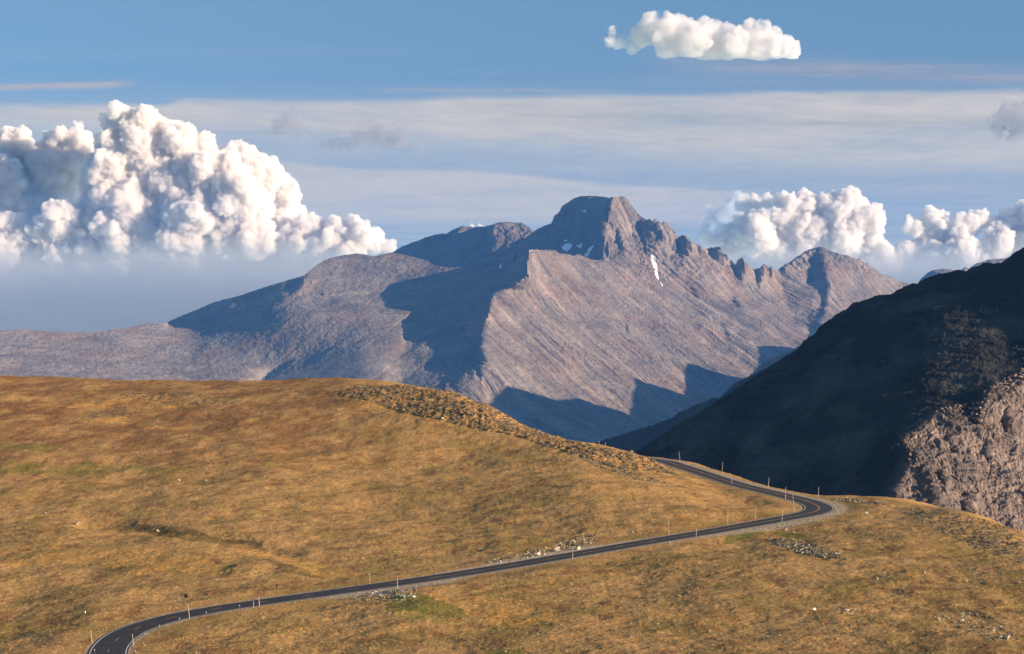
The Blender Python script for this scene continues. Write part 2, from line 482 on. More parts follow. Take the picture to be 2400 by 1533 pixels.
def tint3(X, U, V):
    x, y, z = X[..., 0], X[..., 1], X[..., 2]
    n = fbm(x / 350, y / 350, z / 350, 4, 71)
    t = .643 * x + .766 * y
    t = t + 60 * fbm(x / 500, y / 500, z / 500, 3, 8)
    st = fbm(t / 70, (.766 * x - .643 * y) / 1100, z / 3000, 4, 77)
    mface = inpoly(U, V, lit_face).astype(float)
    base = np.ones(X.shape)
    warm = np.array([1.12, .95, .86]); pale = np.array([1.4, 1.28, 1.18]); green = np.array([.78, .86, .76]); mauve = np.array([1.0, .9, .93])
    w = sstep(-0.1, 0.5, n)[..., None]
    base = base * (1 - w) + warm * w
    dk = (sstep(0.05, 0.4, fbm(t / 110, (.766 * x - .643 * y) / 420, z / 900, 5, 78, gain=.65)) * mface)[..., None]
    base = base * (1 - .42 * dk)
    p = (sstep(0.02, 0.38, st) * mface)[..., None]
    base = base * (1 - p) + pale * p
    left = sstep(1150, 700, U)[..., None] * (1 - mface[..., None])
    base = base * (1 + 0.35 * left)          # paler boulder fields
    gl = (sstep(780, 900, V) * sstep(-0.15, 0.3, fbm(x / 200, y / 90, z / 200, 4, 79)) * (U < 1000))[..., None]
    base = base * (1 - 0.6 * gl) + green * 0.6 * gl
    return base

snow_polys = [
    [(1524, 600), (1532, 606), (1538, 622), (1540, 640), (1544, 660), (1538, 656), (1533, 636), (1526, 618)],
    [(1546, 664), (1552, 672), (1549, 674)],
]
def snow3(X, U, V):
    w = 2.0 * fbm(U / 9, V / 9, 0.1, 2, 3)
    s = np.zeros(U.shape)
    for p in snow_polys: s = np.maximum(s, inpoly(U + w, V + w, p))
    return s
massif = build_mountain('massif', f3, -150, 2590, 2.0, top3, bot3, 2.0, M_far, disp3, lambda u: 1.5 + 3.0 * sstep(1500, 1520, u) * (1 - sstep(1860, 1900, u)) + 1.5 * sstep(1960, 2000, u) - 1.0 * (u > 1424) * (u < 1495), {'tint': tint3, 'snow': snow3}, seed=1, topfreq=7.)

# flat-topped summit, shadowed face
regions2 = [
    (None, -152, 58),
    ([(1230, 640), (1230, 520), (1320, 505), (1330, 560), (1300, 640)], -150, 48),
    ([(1414, 440), (1419, 470), (1424, 485), (1417, 498), (1411, 515), (1420, 530), (1415, 548), (1412, 566), (1421, 590), (1424, 640), (1600, 640), (1600, 440)], -42, 55),
    ([(1318, 506), (1330, 480), (1360, 455), (1405, 455), (1400, 466), (1370, 474), (1345, 486), (1325, 505)], -100, 44),
]
anch2 = [(1426, v, float(f3(1428, v)) + 45, 0.6) for v in (470, 500, 530, 560, 590)]
top2 = [(1200, 580), (1228, 566), (1243, 558), (1250, 543), (1262, 536), (1292, 524), (1297, 516), (1300, 505), (1307, 501), (1313, 497), (1318, 484), (1328, 477), (1345, 466), (1360, 460.5), (1400, 460), (1422, 462.5), (1450, 466), (1470, 480), (1500, 520), (1560, 600)]
f2 = Field(1200, 1600, 430, 680, 3, regions2, anch2, warp=5, blur=1, seed=5, wscale=30, top=top2)
bot2 = [(1200, 660), (1600, 660)]
def disp2(X, U, V):
    x, y, z = X[..., 0], X[..., 1], X[..., 2]
    return 30 * fbm(x / 160, y / 160, z / 400, 4, 91, ridged=True) + 10 * fbm(x / 50, y / 50, z / 50, 3, 93)
def tint2(X, U, V):
    n = sstep(-.3, .4, fbm(X[..., 0] / 90, X[..., 1] / 90, X[..., 2] / 160, 3, 95))[..., None]
    return (1 - n) * np.array([.9, .9, .9]) + n * np.array([1.1, 1.0, .95])
snow2p = [[(1318, 580), (1330, 574), (1338, 572), (1345, 577), (1340, 586), (1334, 592), (1325, 590)], [(1372, 600), (1392, 576), (1398, 578), (1388, 592), (1376, 604)],
          [(1366, 498), (1377, 494), (1374, 500)], [(1322, 564), (1332, 562), (1326, 569)], [(1352, 580), (1368, 570), (1362, 582)], [(1387, 476), (1391, 476), (1390, 480)]]
def snow2(X, U, V):
    w = 1.5 * fbm(U / 6, V / 6, 0.1, 2, 3)
    s = np.zeros(U.shape)
    for p in snow2p: s = np.maximum(s, inpoly(U + w, V + w, p))
    return s
build_mountain('flat_topped_peak', f2, 1215, 1560, 1.8, top2, bot2, 1.8, M_far, disp2, 1.2, {'tint': tint2, 'snow': snow2}, back=0.4, seed=2, topfreq=6.)

# lower peak to its left
regions1 = [
    (None, -150, 44),
    ([(905, 600), (1000, 558), (1044, 544), (1043, 572), (1022, 622), (1000, 612), (985, 590), (985, 620), (940, 612)], -98, 38),
    ([(1076, 536), (1088, 528), (1118, 531), (1104, 560), (1086, 604), (1070, 606), (1072, 570)], -80, 40),
    ([(1140, 540), (1152, 528), (1150, 540), (1118, 588), (1106, 592), (1112, 575)], -70, 40),
    ([(1148, 532), (1180, 519), (1222, 520), (1250, 542), (1240, 574), (1192, 570), (1168, 596), (1152, 592), (1170, 560), (1150, 556)], -88, 32),
]
D1 = float(f3(1170, 632)) * 1.22
top1 = [(880, 612), (918, 594), (940, 580), (970, 568), (1005, 555), (1035, 548), (1045, 549), (1060, 540), (1085, 530), (1110, 533), (1140, 531), (1150, 529), (1165, 523), (1180, 521), (1222, 522), (1240, 533), (1248, 540), (1260, 560), (1300, 600)]
f1 = Field(880, 1300, 490, 680, 3, regions1, [(1170, 600, D1, 0.5)], warp=6, blur=0, seed=6, wscale=30, top=top1)
bot1 = [(880, 670), (1300, 670)]
build_mountain('rounded_peak', f1, 890, 1290, 2.0, top1, bot1, 1.8, M_far, disp2, 1.0, {'tint': tint2, 'snow': lambda X, U, V: inpoly(U, V, [(1168, 632), (1175, 620), (1177, 632)]).astype(float)}, back=0.4, seed=3, topfreq=8.)

# far mountains at the right
f0 = Field(2120, 2620, 580, 720, 4, [(None, -80, 28), ([(2120, 600), (2215, 628), (2190, 700), (2120, 700)], -145, 40)], [(2250, 640, 19500, 1.0)], warp=6, seed=8)
top0 = [(2120, 680), (2150, 668), (2158, 655), (2170, 642), (2190, 633), (2215, 630), (2240, 635), (2250, 636), (2262, 626), (2272, 630), (2290, 617), (2320, 609), (2350, 606), (2450, 600), (2620, 590)]
build_mountain('distant_mountains', f0, 2120, 2600, 3.0, top0, [(2100, 710), (2620, 710)], 3.0, M_far, disp2, 1.5, {'tint': tint2, 'snow': lambda X, U, V: U * 0.}, back=0.4, seed=4)

# ------------------------------------------------------------------ right hand hill, in shade, with a sunlit crag
crag_poly = [(2090, 1230), (2092, 1150), (2118, 1100), (2135, 1058), (2118, 1030), (2160, 1012), (2195, 974), (2225, 988), (2260, 966), (2288, 1000), (2300, 960), (2335, 918), (2400, 882), (2600, 780), (2600, 1330), (2090, 1330)]
regions4 = [
    (None, -146, 31),
    ([(1950, 700), (2420, 560), (2700, 500), (2700, 640), (2300, 760), (2050, 760)], -150, 31),
    ([(1480, 1090), (1900, 950), (2100, 930), (2000, 1020), (1700, 1140)], -135, 30),
    (crag_poly, -52, 38, 3.0),
    ([(2290, 1000), (2400, 900), (2600, 800), (2600, 1100), (2350, 1060)], -45, 42),
    ([(2142, 1165), (2150, 1130), (2165, 1098), (2180, 1110), (2188, 1150), (2192, 1190), (2140, 1192)], -158, 62),
    ([(2246, 1210), (2258, 1180), (2275, 1170), (2270, 1200), (2262, 1225)], -158, 62),
    ([(2325, 1180), (2345, 1170), (2360, 1195), (2375, 1225), (2350, 1225), (2335, 1205)], -158, 62),
    ([(2385, 1150), (2400, 1140), (2410, 1180), (2395, 1190)], -158, 62),
    ([(2300, 1060), (2312, 1052), (2330, 1085), (2318, 1098)], -155, 55),
    ([(2195, 1105), (2210, 1098), (2222, 1135), (2208, 1150)], -155, 55),
    ([(2345, 985), (2360, 978), (2368, 1010), (2352, 1016)], -155, 55),
    ([(2215, 1030), (2228, 1028), (2246, 1062), (2236, 1068)], -155, 50),
    ([(2100, 1190), (2092, 1120), (2110, 1095), (2150, 1070), (2160, 1085), (2128, 1100), (2112, 1130)], -150, 40),
    ([(2285, 1000), (2300, 958), (2296, 985), (2292, 1030)], -155, 50),
]
f4 = Field(1440, 2640, 480, 1340, 5, regions4, [(2000, 1150, 1750, 0.3), (2300, 600, 3000, 0.001)], warp=14, blur=0, seed=9, wscale=40)
top4 = [(1440, 1100), (1490, 1060), (1530, 1034), (1560, 1012), (1600, 988), (1640, 966), (1680, 940), (1720, 915), (1760, 890), (1800, 862), (1840, 836), (1868, 818), (1885, 798), (1905, 785), (1920, 768), (1938, 752), (1960, 738), (1988, 722), (2000, 710), (2012, 708), (2035, 700), (2060, 690), (2085, 690), (2110, 676),
        (2135, 665), (2150, 666), (2170, 652), (2200, 644), (2240, 634), (2265, 635), (2285, 625), (2310, 617), (2345, 618), (2370, 600), (2400, 582), (2500, 530), (2640, 490)]
bot4 = [(1440, 1130), (1600, 1150), (1900, 1230), (2100, 1260), (2640, 1340)]
def crag_w(U, V): 
    w = 0
    for k in range(5):
        w = w + inpoly(U + 8 * (k - 2), V + 6 * (k - 2), crag_poly)
    return w / 5.0
def disp4(X, U, V):
    x, y, z = X[..., 0], X[..., 1], X[..., 2]
    c = crag_w(U, V)
    base = 7 * fbm(x / 90, y / 90, z / 90, 4, 101) + 1.8 * fbm(x / 9, y / 9, z / 9, 4, 103, gain=0.7)
    t = .6 * x + .8 * y
    streaks = 2.5 * fbm(t / 18, (x * .8 - y * .6) / 140, z / 300, 3, 104, ridged=True)
    crag = 8.5 * fbm(x / 38, y / 38, z / 70, 5, 105, ridged=True, gain=0.68) + 2.1 * fbm(x / 7, y / 7, z / 9, 3, 107, gain=0.8)
    edge = 1.0
    return base * (1 - 0.5 * c) + streaks * (1 - c) + crag * c
def tint4(X, U, V):
    x, y, z = X[..., 0], X[..., 1], X[..., 2]
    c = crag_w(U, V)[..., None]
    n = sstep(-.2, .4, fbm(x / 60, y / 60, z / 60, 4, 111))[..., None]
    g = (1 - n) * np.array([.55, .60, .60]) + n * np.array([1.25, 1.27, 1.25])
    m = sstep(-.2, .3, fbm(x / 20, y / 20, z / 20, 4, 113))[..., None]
    lit = (1 - m) * np.array([2.6, 2.25, 2.1]) + m * np.array([3.5, 2.95, 2.65])  # sunlight on the crag put into its tint; the shaded hill stays dark
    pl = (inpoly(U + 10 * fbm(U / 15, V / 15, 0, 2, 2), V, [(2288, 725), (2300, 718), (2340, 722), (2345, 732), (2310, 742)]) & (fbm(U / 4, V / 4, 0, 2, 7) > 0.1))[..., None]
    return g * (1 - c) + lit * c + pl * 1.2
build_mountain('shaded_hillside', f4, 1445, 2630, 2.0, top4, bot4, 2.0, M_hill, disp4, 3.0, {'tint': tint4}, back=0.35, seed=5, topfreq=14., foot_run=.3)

# lower spurs between the hill and the massif
regions5 = [(None, -148, 30), ([(1575, 985), (1600, 965), (1640, 948), (1660, 930), (1720, 905), (1700, 960), (1560, 1060), (1480, 1060), (1510, 1020)], -112, 30)]
f5 = Field(1260, 1900, 860, 1140, 4, regions5, [(1600, 1000, 5200, 0.5)], warp=14, blur=0, seed=12, wscale=25)
top5 = [(1260, 1090), (1330, 1058), (1400, 1036), (1480, 1010), (1530, 996), (1560, 985), (1578, 978), (1590, 966), (1612, 958), (1630, 948), (1650, 944), (1662, 938), (1672, 932), (1684, 934), (1720, 900), (1800, 862), (1900, 800)]
def disp5(X, U, V):
    x, y, z = X[..., 0], X[..., 1], X[..., 2]
    return 12 * fbm(x / 120, y / 120, z / 120, 4, 121) + 6 * fbm(x / 22, y / 22, z / 22, 4, 123, gain=0.7)
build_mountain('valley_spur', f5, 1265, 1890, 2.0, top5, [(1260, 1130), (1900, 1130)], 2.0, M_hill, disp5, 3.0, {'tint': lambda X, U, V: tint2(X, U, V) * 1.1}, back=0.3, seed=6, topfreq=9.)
f6 = Field(1560, 2000, 760, 1060, 4, [(None, -150, 30)], [(1760, 900, 8800, 0.5)], warp=10, seed=13)
top6 = [(1560, 1040), (1640, 965), (1700, 922), (1735, 898), (1752, 885), (1775, 866), (1790, 850), (1815, 838), (1850, 822), (1880, 808), (2000, 770)]
build_mountain('far_spur', f6, 1570, 1990, 3.0, top6, [(1560, 1050), (2000, 1050)], 3.0, M_far, disp5, 2.0, {'tint': lambda X, U, V: tint2(X, U, V) * .8, 'snow': lambda X, U, V: U * 0.}, back=0.3, seed=7)

# unseen ridge added behind the hill, its crest shaped to shade the massif's foot
sh = [(1100, 990, 3200), (1140, 955, 3200), (1185, 903, 3200), (1230, 928, 3150), (1290, 940, 3050), (1345, 934, 2950), (1400, 950, 2850), (1470, 972, 2700), (1478, 955, 2650), (1481, 884, 2600), (1530, 905, 2500), (1562, 930, 2400), (1597, 930, 2300),
      (1600, 852, 2300), (1660, 869, 2200), (1720, 890, 2100), (1765, 880, 2000), (1772, 812, 2000), (1830, 812, 1900), (1860, 822, 1800)]
pts = []
for i in range(len(sh) - 1):
    for k in range(14):
        f = k / 14.0
        u, v, t = [sh[i][j] * (1 - f) + sh[i + 1][j] * f for j in range(3)]
        p = P(u, v + 2.0 * float(fbm(np.array(u / 6.0), np.array(0.5), 0, 2, 4)), float(f3(u, v)))
        pts.append(p + np.array([SX, SY, SZ]) * t)
crest = np.array(pts)
offs = np.linspace(-1, 1, 41)
rows_ = []
for q in offs:
    d = abs(q) ** 1.2 * 1500
    w = crest.copy()
    dirv = np.array([0.34, 0.94])
    w[:, 0] += dirv[0] * np.sign(q) * d * 0.55 + (0.5 * d if q > 0 else 0)
    w[:, 1] += dirv[1] * np.sign(q) * d * 0.55
    w[:, 2] -= d * 0.62
    if abs(q) > 0.04:
        w[:, 2] += fbm(w[:, 0] / 160, w[:, 1] / 160, 0, 3, 131) * 40 * min(1, abs(q) * 3)
    rows_.append(w)
RW = np.array(rows_)
tn = np.ones((RW.shape[0] * RW.shape[1], 3)) * 0.8
tag(mesh_obj('unseen_shade_ridge', RW.reshape(-1, 3), grid_faces(*RW.shape[:2]), M_hill, {'tint': tn}), kind='structure')
bpy.data.objects['unseen_shade_ridge'].name = 'shade_casting_ridge'

# forested valley floor beneath everything
n = 220
xs = np.linspace(-9000, 9000, n); ys = np.linspace(-1500, 23000, n)
Xg, Yg = np.meshgrid(xs, ys)
Zg = -1500 + 60 * fbm(Xg / 900, Yg / 900, 0, 4, 141)
tag(mesh_obj('valley_floor', np.stack([Xg, Yg, Zg], -1).reshape(-1, 3), grid_faces(n, n), M_hill, {'tint': np.ones((n * n, 3)) * np.array([.6, .7, .5])}), kind='structure')

# ------------------------------------------------------------------ foreground tundra and road
# road centre line: picture u, v, distance
road_c = [(252, 1600, 352), (252, 1533, 389), (257, 1518, 396), (267, 1505, 402), (285, 1490, 408.5), (311, 1476, 415), (347, 1462.5, 421), (411, 1445, 428.5), (466, 1434, 433.5), (526, 1423.5, 438), (591, 1414, 442.5), (660, 1404, 447.5), (731, 1394.5, 453), (862, 1376, 462.5), (1012, 1354.5, 475),
          (1162, 1331, 488), (1342, 1300, 504), (1500, 1272.5, 521), (1600, 1256, 532), (1675, 1243.5, 541), (1750, 1230.5, 550), (1835, 1215, 561), (1885, 1205.5, 569), (1912, 1198.5, 576), (1921, 1190.5, 583.5), (1912, 1182.5, 592), (1887, 1173, 602), (1850, 1164, 612.5), (1800, 1152, 627.5), (1750, 1140.5, 644),
          (1716, 1131, 660), (1675, 1118, 681), (1625, 1101.5, 707), (1588, 1090, 728), (1560, 1081, 745), (1500, 1072.5, 786), (1450, 1066, 825), (1410, 1061, 858), (1370, 1058, 895), (1300, 1058, 960)]
rc = np.array(road_c, float)
RP = P(rc[:, 0], rc[:, 1], rc[:, 2])
# smooth the profile
def catmull(pts, per=10):
    out = []
    for i in range(len(pts) - 1):
        p0 = pts[max(i - 1, 0)]; p1 = pts[i]; p2 = pts[i + 1]; p3 = pts[min(i + 2, len(pts) - 1)]
        for k in range(per):
            t = k / per
            out.append(0.5 * ((2 * p1) + (-p0 + p2) * t + (2 * p0 - 5 * p1 + 4 * p2 - p3) * t * t + (-p0 + 3 * p1 - 3 * p2 + p3) * t ** 3))
    out.append(pts[-1])
    return np.array(out)
RC = catmull(RP, 10)
for _ in range(6):
    RC[1:-1] = (RC[:-2] + 2 * RC[1:-1] + RC[2:]) / 4
seg = np.linalg.norm(np.diff(RC[:, :2], axis=0), axis=1)
S0 = np.concatenate([[0], np.cumsum(seg)])
sN = int(S0[-1] / 1.0)
SS = np.linspace(0, S0[-1], sN)
RC = np.stack([np.interp(SS, S0, RC[:, k]) for k in range(3)], 1)
for _ in range(10):
    RC[1:-1] = (RC[:-2] + 2 * RC[1:-1] + RC[2:]) / 4
TG = np.gradient(RC[:, :2], axis=0); TG /= np.linalg.norm(TG, axis=1)[:, None]
NR = np.stack([TG[:, 1], -TG[:, 0]], 1)     # to the right of travel: the outer side of the bends, towards the viewer on the straight
HW = 3.75 + 0.6 * np.exp(-((RC[:, 1] - 583) / 30) ** 2)

ctrl = [(-250, 1533, 410), (250, 1580, 372), (700, 1533, 384), (1200, 1533, 374), (1700, 1533, 360), (2100, 1533, 355), (2400, 1533, 350), (2700, 1533, 345),
        (700, 1460, 417), (1200, 1430, 424), (1700, 1400, 428), (1500, 1340, 470), (2100, 1300, 482), (2100, 1215, 556), (1900, 1260, 522), (2400, 1400, 415), (2400, 1300, 484), (2700, 1400, 410), (2700, 1340, 440),
        (1975, 1186, 588), (1985, 1200, 578), (1990, 1178, 598), (2020, 1178, 600), (2000, 1190, 584), (2050, 1179, 594), (2100, 1187, 586), (2200, 1192, 580), (2300, 1212, 560), (2400, 1243, 536), (2500, 1280, 500),
        (1000, 1410, 438), (560, 1470, 414), (420, 1500, 403), (400, 1533, 390),
        (0, 1533, 392), (0, 1450, 433), (0, 1400, 463), (0, 1300, 529), (0, 1200, 610), (0, 1100, 690), (0, 1000, 780), (0, 940, 850), (0, 900, 905), (0, 885, 930),
        (-300, 1450, 431), (-300, 1200, 612), (-300, 1000, 790), (-300, 885, 930), (200, 1420, 446), (300, 1380, 470),
        (300, 1300, 520), (300, 1200, 600), (300, 1100, 685), (300, 1000, 780), (300, 930, 858), (300, 904, 900), (300, 897, 915),
        (600, 1350, 485), (600, 1250, 555), (600, 1150, 635), (600, 1050, 720), (600, 970, 800), (600, 920, 862), (600, 905, 888),
        (1000, 1300, 518), (1000, 1200, 598), (1000, 1100, 680), (1000, 1000, 762), (1000, 940, 818), (1000, 906, 852), (850, 906, 868), (930, 903, 864),
        (1150, 1100, 676), (1150, 1000, 755), (1150, 948, 796), (1070, 918, 828), (1230, 1002, 762), (1230, 1060, 708),
        (1300, 1250, 546), (1300, 1150, 612), (1300, 1070, 690), (1300, 1026, 742), (1400, 1050, 718), (1400, 1090, 672), (1500, 1210, 562), (1500, 1130, 626), (1500, 1074, 700), (1560, 1095, 695), (1560, 1120, 660),
        (1600, 1160, 612), (1700, 1185, 592), (1700, 1150, 630), (1800, 1190, 580), (1800, 1178, 596), (1860, 1195, 575)]
hid = [(-300, 893, 1040), (0, 893, 1040), (300, 906, 1020), (600, 914, 990), (850, 915, 960), (1000, 918, 940), (1150, 970, 870), (1230, 1030, 830), (1300, 1060, 800),
       (-300, 1000, 1300), (300, 1010, 1280), (850, 1020, 1200), (1050, 1050, 1100), (1200, 1120, 1000),
       (2100, 1203, 640), (2200, 1215, 640), (2300, 1240, 620), (2400, 1275, 590), (2500, 1320, 550), (2100, 1330, 760), (2300, 1380, 740), (2600, 1500, 640)]
base_pts = [(0, -2, -3), (0, -80, 5), (0, 50, -17), (0, 110, -28), (-60, 200, -46), (60, 200, -45), (0, 300, -61), (-90, 300, -62), (90, 300, -60), (120, 50, -30), (-120, 50, -30), (-160, 180, -50), (160, 180, -50),
             (250, 250, -80), (270, 400, -105), (300, 560, -150), (260, 800, -190), (-260, 300, -72), (-300, 500, -72), (-330, 800, -60)]
K = np.array([P(*c) for c in ctrl + hid] + [np.array(b, float) for b in base_pts])
xtra = []
for i in range(0, len(RC), 18):
    p, nn = RC[i], NR[i]
    xtra.append(p)
    if p[1] > 632:      # the outer side drops into the valley
        xtra.append((p[0] + nn[0] * 9, p[1] + nn[1] * 9, p[2] - 0.9))
        xtra.append((p[0] + nn[0] * 50, p[1] + nn[1] * 50, p[2] - 26))
        if i % 36 == 0: xtra.append((p[0] + nn[0] * 160, p[1] + nn[1] * 160, p[2] - 110))
K = np.concatenate([K, np.array(xtra)])
def tps_fit(K, lam=0.6):
    n = len(K); s = 100.0
    xy = K[:, :2] / s
    r = np.linalg.norm(xy[:, None] - xy[None], axis=-1)
    A = np.where(r > 0, r * r * np.log(r + 1e-12), 0) + np.eye(n) * lam * 0.01
    Pm = np.concatenate([np.ones((n, 1)), xy], 1)
    M = np.zeros((n + 3, n + 3)); M[:n, :n] = A; M[:n, n:] = Pm; M[n:, :n] = Pm.T
    w = np.linalg.solve(M, np.concatenate([K[:, 2], np.zeros(3)]))
    return xy, w, s
TX, TW, TS = tps_fit(K)
def tps(x, y):
    if x.ndim == 2 and x.shape[0] > 200 and x.shape[1] > 200:     # smooth surface: evaluate sparsely, interpolate
        ri = np.unique(np.concatenate([np.arange(0, x.shape[0], 4), [x.shape[0] - 1]])); ci = np.unique(np.concatenate([np.arange(0, x.shape[1], 4), [x.shape[1] - 1]]))
        c = tps(x[np.ix_(ri, ci)].ravel(), y[np.ix_(ri, ci)].ravel()).reshape(len(ri), len(ci))
        t = np.array([np.interp(np.arange(x.shape[1]), ci, row) for row in c])
        r = np.interp(np.arange(x.shape[0]), ri, np.arange(len(ri))); i0 = np.clip(r.astype(int), 0, len(ri) - 2); f = (r - i0)[:, None]
        return t[i0] * (1 - f) + t[i0 + 1] * f
    sh_ = x.shape; q = np.stack([x.ravel(), y.ravel()], 1).astype(np.float32) / TS
    out = np.empty(len(q), np.float32)
    tx = TX.astype(np.float32)
    for a in range(0, len(q), 60000):
        b = q[a:a + 60000]
        r2 = ((b[:, None] - tx[None]) ** 2).sum(-1)
        ph = 0.5 * r2 * np.log(r2 + 1e-12)
        out[a:a + 60000] = ph @ TW[:len(TX)].astype(np.float32) + TW[-3] + b @ TW[-2:].astype(np.float32)
    return out.reshape(sh_).astype(float)

def road_near(x, y, lim=30.):
    """distance to the road's centre line (signed: + to the right of travel) and its index"""
    sh_ = x.shape; q = np.stack([x.ravel(), y.ravel()], 1)
    d = np.full(len(q), 999.0); idx = np.zeros(len(q), int)
    bb = (q[:, 0] > RC[:, 0].min() - lim) & (q[:, 0] < RC[:, 0].max() + lim) & (q[:, 1] > RC[:, 1].min() - lim)
    ids = np.where(bb)[0]
    cs = RC[::12, :2]
    for a in range(0, len(ids), 40000):
        ii = ids[a:a + 40000]; p = q[ii]
        dd = ((p[:, None] - cs[None]) ** 2).sum(-1)
        j = dd.argmin(1) * 12
        near = dd.min(1) < (lim + 12) ** 2
        ii = ii[near]; p = p[near]; j = j[near]
        best = np.full(len(ii), 1e9); bi = j.copy()
        for o in range(-9, 10):
            jj = np.clip(j + o, 0, len(RC) - 1)
            e = ((p - RC[jj, :2]) ** 2).sum(-1)
            m = e < best; best[m] = e[m]; bi[m] = jj[m]
        rel = p - RC[bi, :2]
        along = (rel * TG[bi]).sum(-1)
        sd = (rel * NR[bi]).sum(-1)
        dist = np.sqrt(best); lat = np.abs(sd)
        endm = (bi == 0) | (bi == len(RC) - 1)
        dist = np.where(endm, np.maximum(dist, lat), lat)
        d[ii] = dist * np.sign(sd + 1e-9); idx[ii] = bi
    return d.reshape(sh_), idx.reshape(sh_)

# rocky ground (picture outlines, used for relief and for the ground's own stones)
talus_poly = [(790, 925), (850, 903), (1010, 903), (1060, 912), (1140, 940), (1185, 962), (1235, 996), (1290, 1020), (1400, 1046), (1500, 1066), (1560, 1078), (1600, 1102), (1590, 1112), (1500, 1106), (1440, 1096), (1360, 1070), (1280, 1046), (1190, 1016), (1050, 990), (960, 970), (880, 945)]
def ground(x, y, full=True):
    z = tps(x, y)
    d, idx = road_near(x, y)
    u, v = vproj(x, y, z)
    # hummocks
    h = 1.0 * fbm(x / 48, y / 55, 0, 2, 200) + 0.7 * fbm(x / 22, y / 26, 0, 3, 201) + 0.22 * fbm(x / 5, y / 5, 0, 3, 203)
    h += 0.11 * fbm(x / 1.4, y / 1.6, 0, 3, 205, gain=0.75)
    tal = inpoly(u + 10 * fbm(x / 6, y / 6, 0, 2, 2), v, talus_poly).astype(float)
    h += tal * (0.5 * fbm(x / 3.5, y / 3.5, 0, 3, 207, ridged=True) + 0.25 * fbm(x / 1.2, y / 1.2, 0, 2, 209))
    # a shallow drainage line crossing the left meadow
    for pl, dep, wid in (([(150, 1222), (300, 1228), (420, 1252), (560, 1268), (700, 1300), (800, 1320)], 1.15, 13), ([(500, 1360), (560, 1335), (640, 1318), (740, 1352), (800, 1366)], -.45, 14)):
        vl = polyint(u, pl)
        m = (u > pl[0][0]) & (u < pl[-1][0])
        h = h - dep * np.exp(-((v - vl) / wid) ** 2) * sstep(pl[0][0], pl[0][0] + 60, u) * (1 - sstep(pl[-1][0] - 220, pl[-1][0], u))
    ad = np.abs(d)
    hw = HW[idx]
    k = sstep(hw + 1.0, hw + 12.0, ad)
    zr = RC[idx, 2] - 0.06
    z2 = (z + h * np.clip(0.25 + 0.75 * sstep(hw + 1, hw + 8, ad), 0, 1))
    lip = np.where(ad < hw + 1.2, -0.03, -0.03)
    out = zr * (1 - k) + z2 * k + lip * (1 - k) + (1 - k) * 0.06 * fbm(x / 0.8, y / 0.8, 0, 2, 211) * sstep(hw, hw + 1.5, ad)
    out = np.where(ad < hw + 0.6, zr - 0.05, out)
    return out, d, idx, u, v, tal

gu_ = np.concatenate([np.arange(-700, -100, 12.), np.arange(-100, 2500, 2.6), np.arange(2500, 3100, 12.)])
gd = list(np.arange(300.0, 345, 3))
while gd[-1] < 1100: gd.append(gd[-1] + (0.55 + (gd[-1] - 340) * 0.0016))
gd = np.concatenate([gd, np.linspace(1120, 1600, 20)])
UU, DD = np.meshgrid(gu_, gd)
XX = (UU - U0) / F * DD
ZZ, RDd, RDi, GU, GV, TAL = ground(XX, DD)

# colour of the plant cover
x, y, u, v = XX, DD, GU, GV
def blob(poly, w=10, s=9.):
    return inpoly(u + w * fbm(x / s, y / s, 0, 3, 220) * 2, v + w * 0.4 * fbm(x / s, y / s, 3, 3, 221), poly).astype(float)[..., None]
TAN = np.array([.53, .315, .135]); TAN2 = np.array([.47, .29, .115]); RUST = np.array([.24, .105, .055]); OLIVE = np.array([.27, .20, .065]); ORANGE = np.array([.62, .34, .105])
DARK = np.array([.15, .10, .045]); GREEN = np.array([.25, .26, .05]); GRAV = np.array([.52, .42, .33]); GREY = np.array([.24, .21, .14])
def m3(a, b, t): return a * (1 - t) + b * t
n1 = fbm(x / 34, y / 40, 0, 4, 231)[..., None]; n2 = fbm(x / 17, y / 22, 0, 5, 233)[..., None]; n3 = fbm(x / 6, y / 8, 0, 5, 235, gain=0.65)[..., None]; n4 = fbm(x / 9, y / 12, 0, 5, 237, gain=.7)[..., None]
n5 = fbm(x / 1.0, y / 1.4, 0, 3, 239, gain=.75)[..., None]
col = np.ones(x.shape + (3,)) * TAN
col = m3(col, TAN2, sstep(-.2, .3, n1))
col = m3(col, OLIVE, 0.55 * sstep(-.05, .35, n2 + 0.15 * n5))
col = m3(col, RUST, 0.62 * sstep(.02, .40, n3 + 0.3 * n1 + 0.2 * n5))
col = m3(col, ORANGE, 0.6 * sstep(.22, .5, n4 + .2 * n5))
far = sstep(640, 760, y)[..., None] * sstep(1000, 700, u)[..., None]
col = m3(col, RUST * 1.05, 0.6 * far * sstep(-.5, .3, n2))
for poly in ([(0, 1300), (120, 1280), (330, 1285), (480, 1310), (560, 1345), (480, 1350), (330, 1330), (200, 1318), (0, 1325)], [(650, 1310), (700, 1300), (790, 1325), (860, 1350), (790, 1362), (700, 1345)],
             [(90, 940), (300, 925), (560, 935), (580, 950), (300, 962), (100, 950)], [(2070, 1322), (2120, 1328), (2180, 1360), (2150, 1362), (2100, 1345)], [(1000, 1395), (1200, 1400), (1320, 1450), (1200, 1470), (1020, 1430)],
             [(500, 1265), (640, 1280), (760, 1310), (700, 1318), (560, 1295)], [(330, 1000), (420, 1000), (420, 1008), (330, 1008)], [(200, 980), (300, 980), (300, 992), (200, 992)], [(820, 930), (960, 950), (1100, 990), (1000, 985), (860, 960)]):
    col = m3(col, ORANGE, 0.75 * blob(poly, 20) * sstep(-.35, .15, n5 + n3))
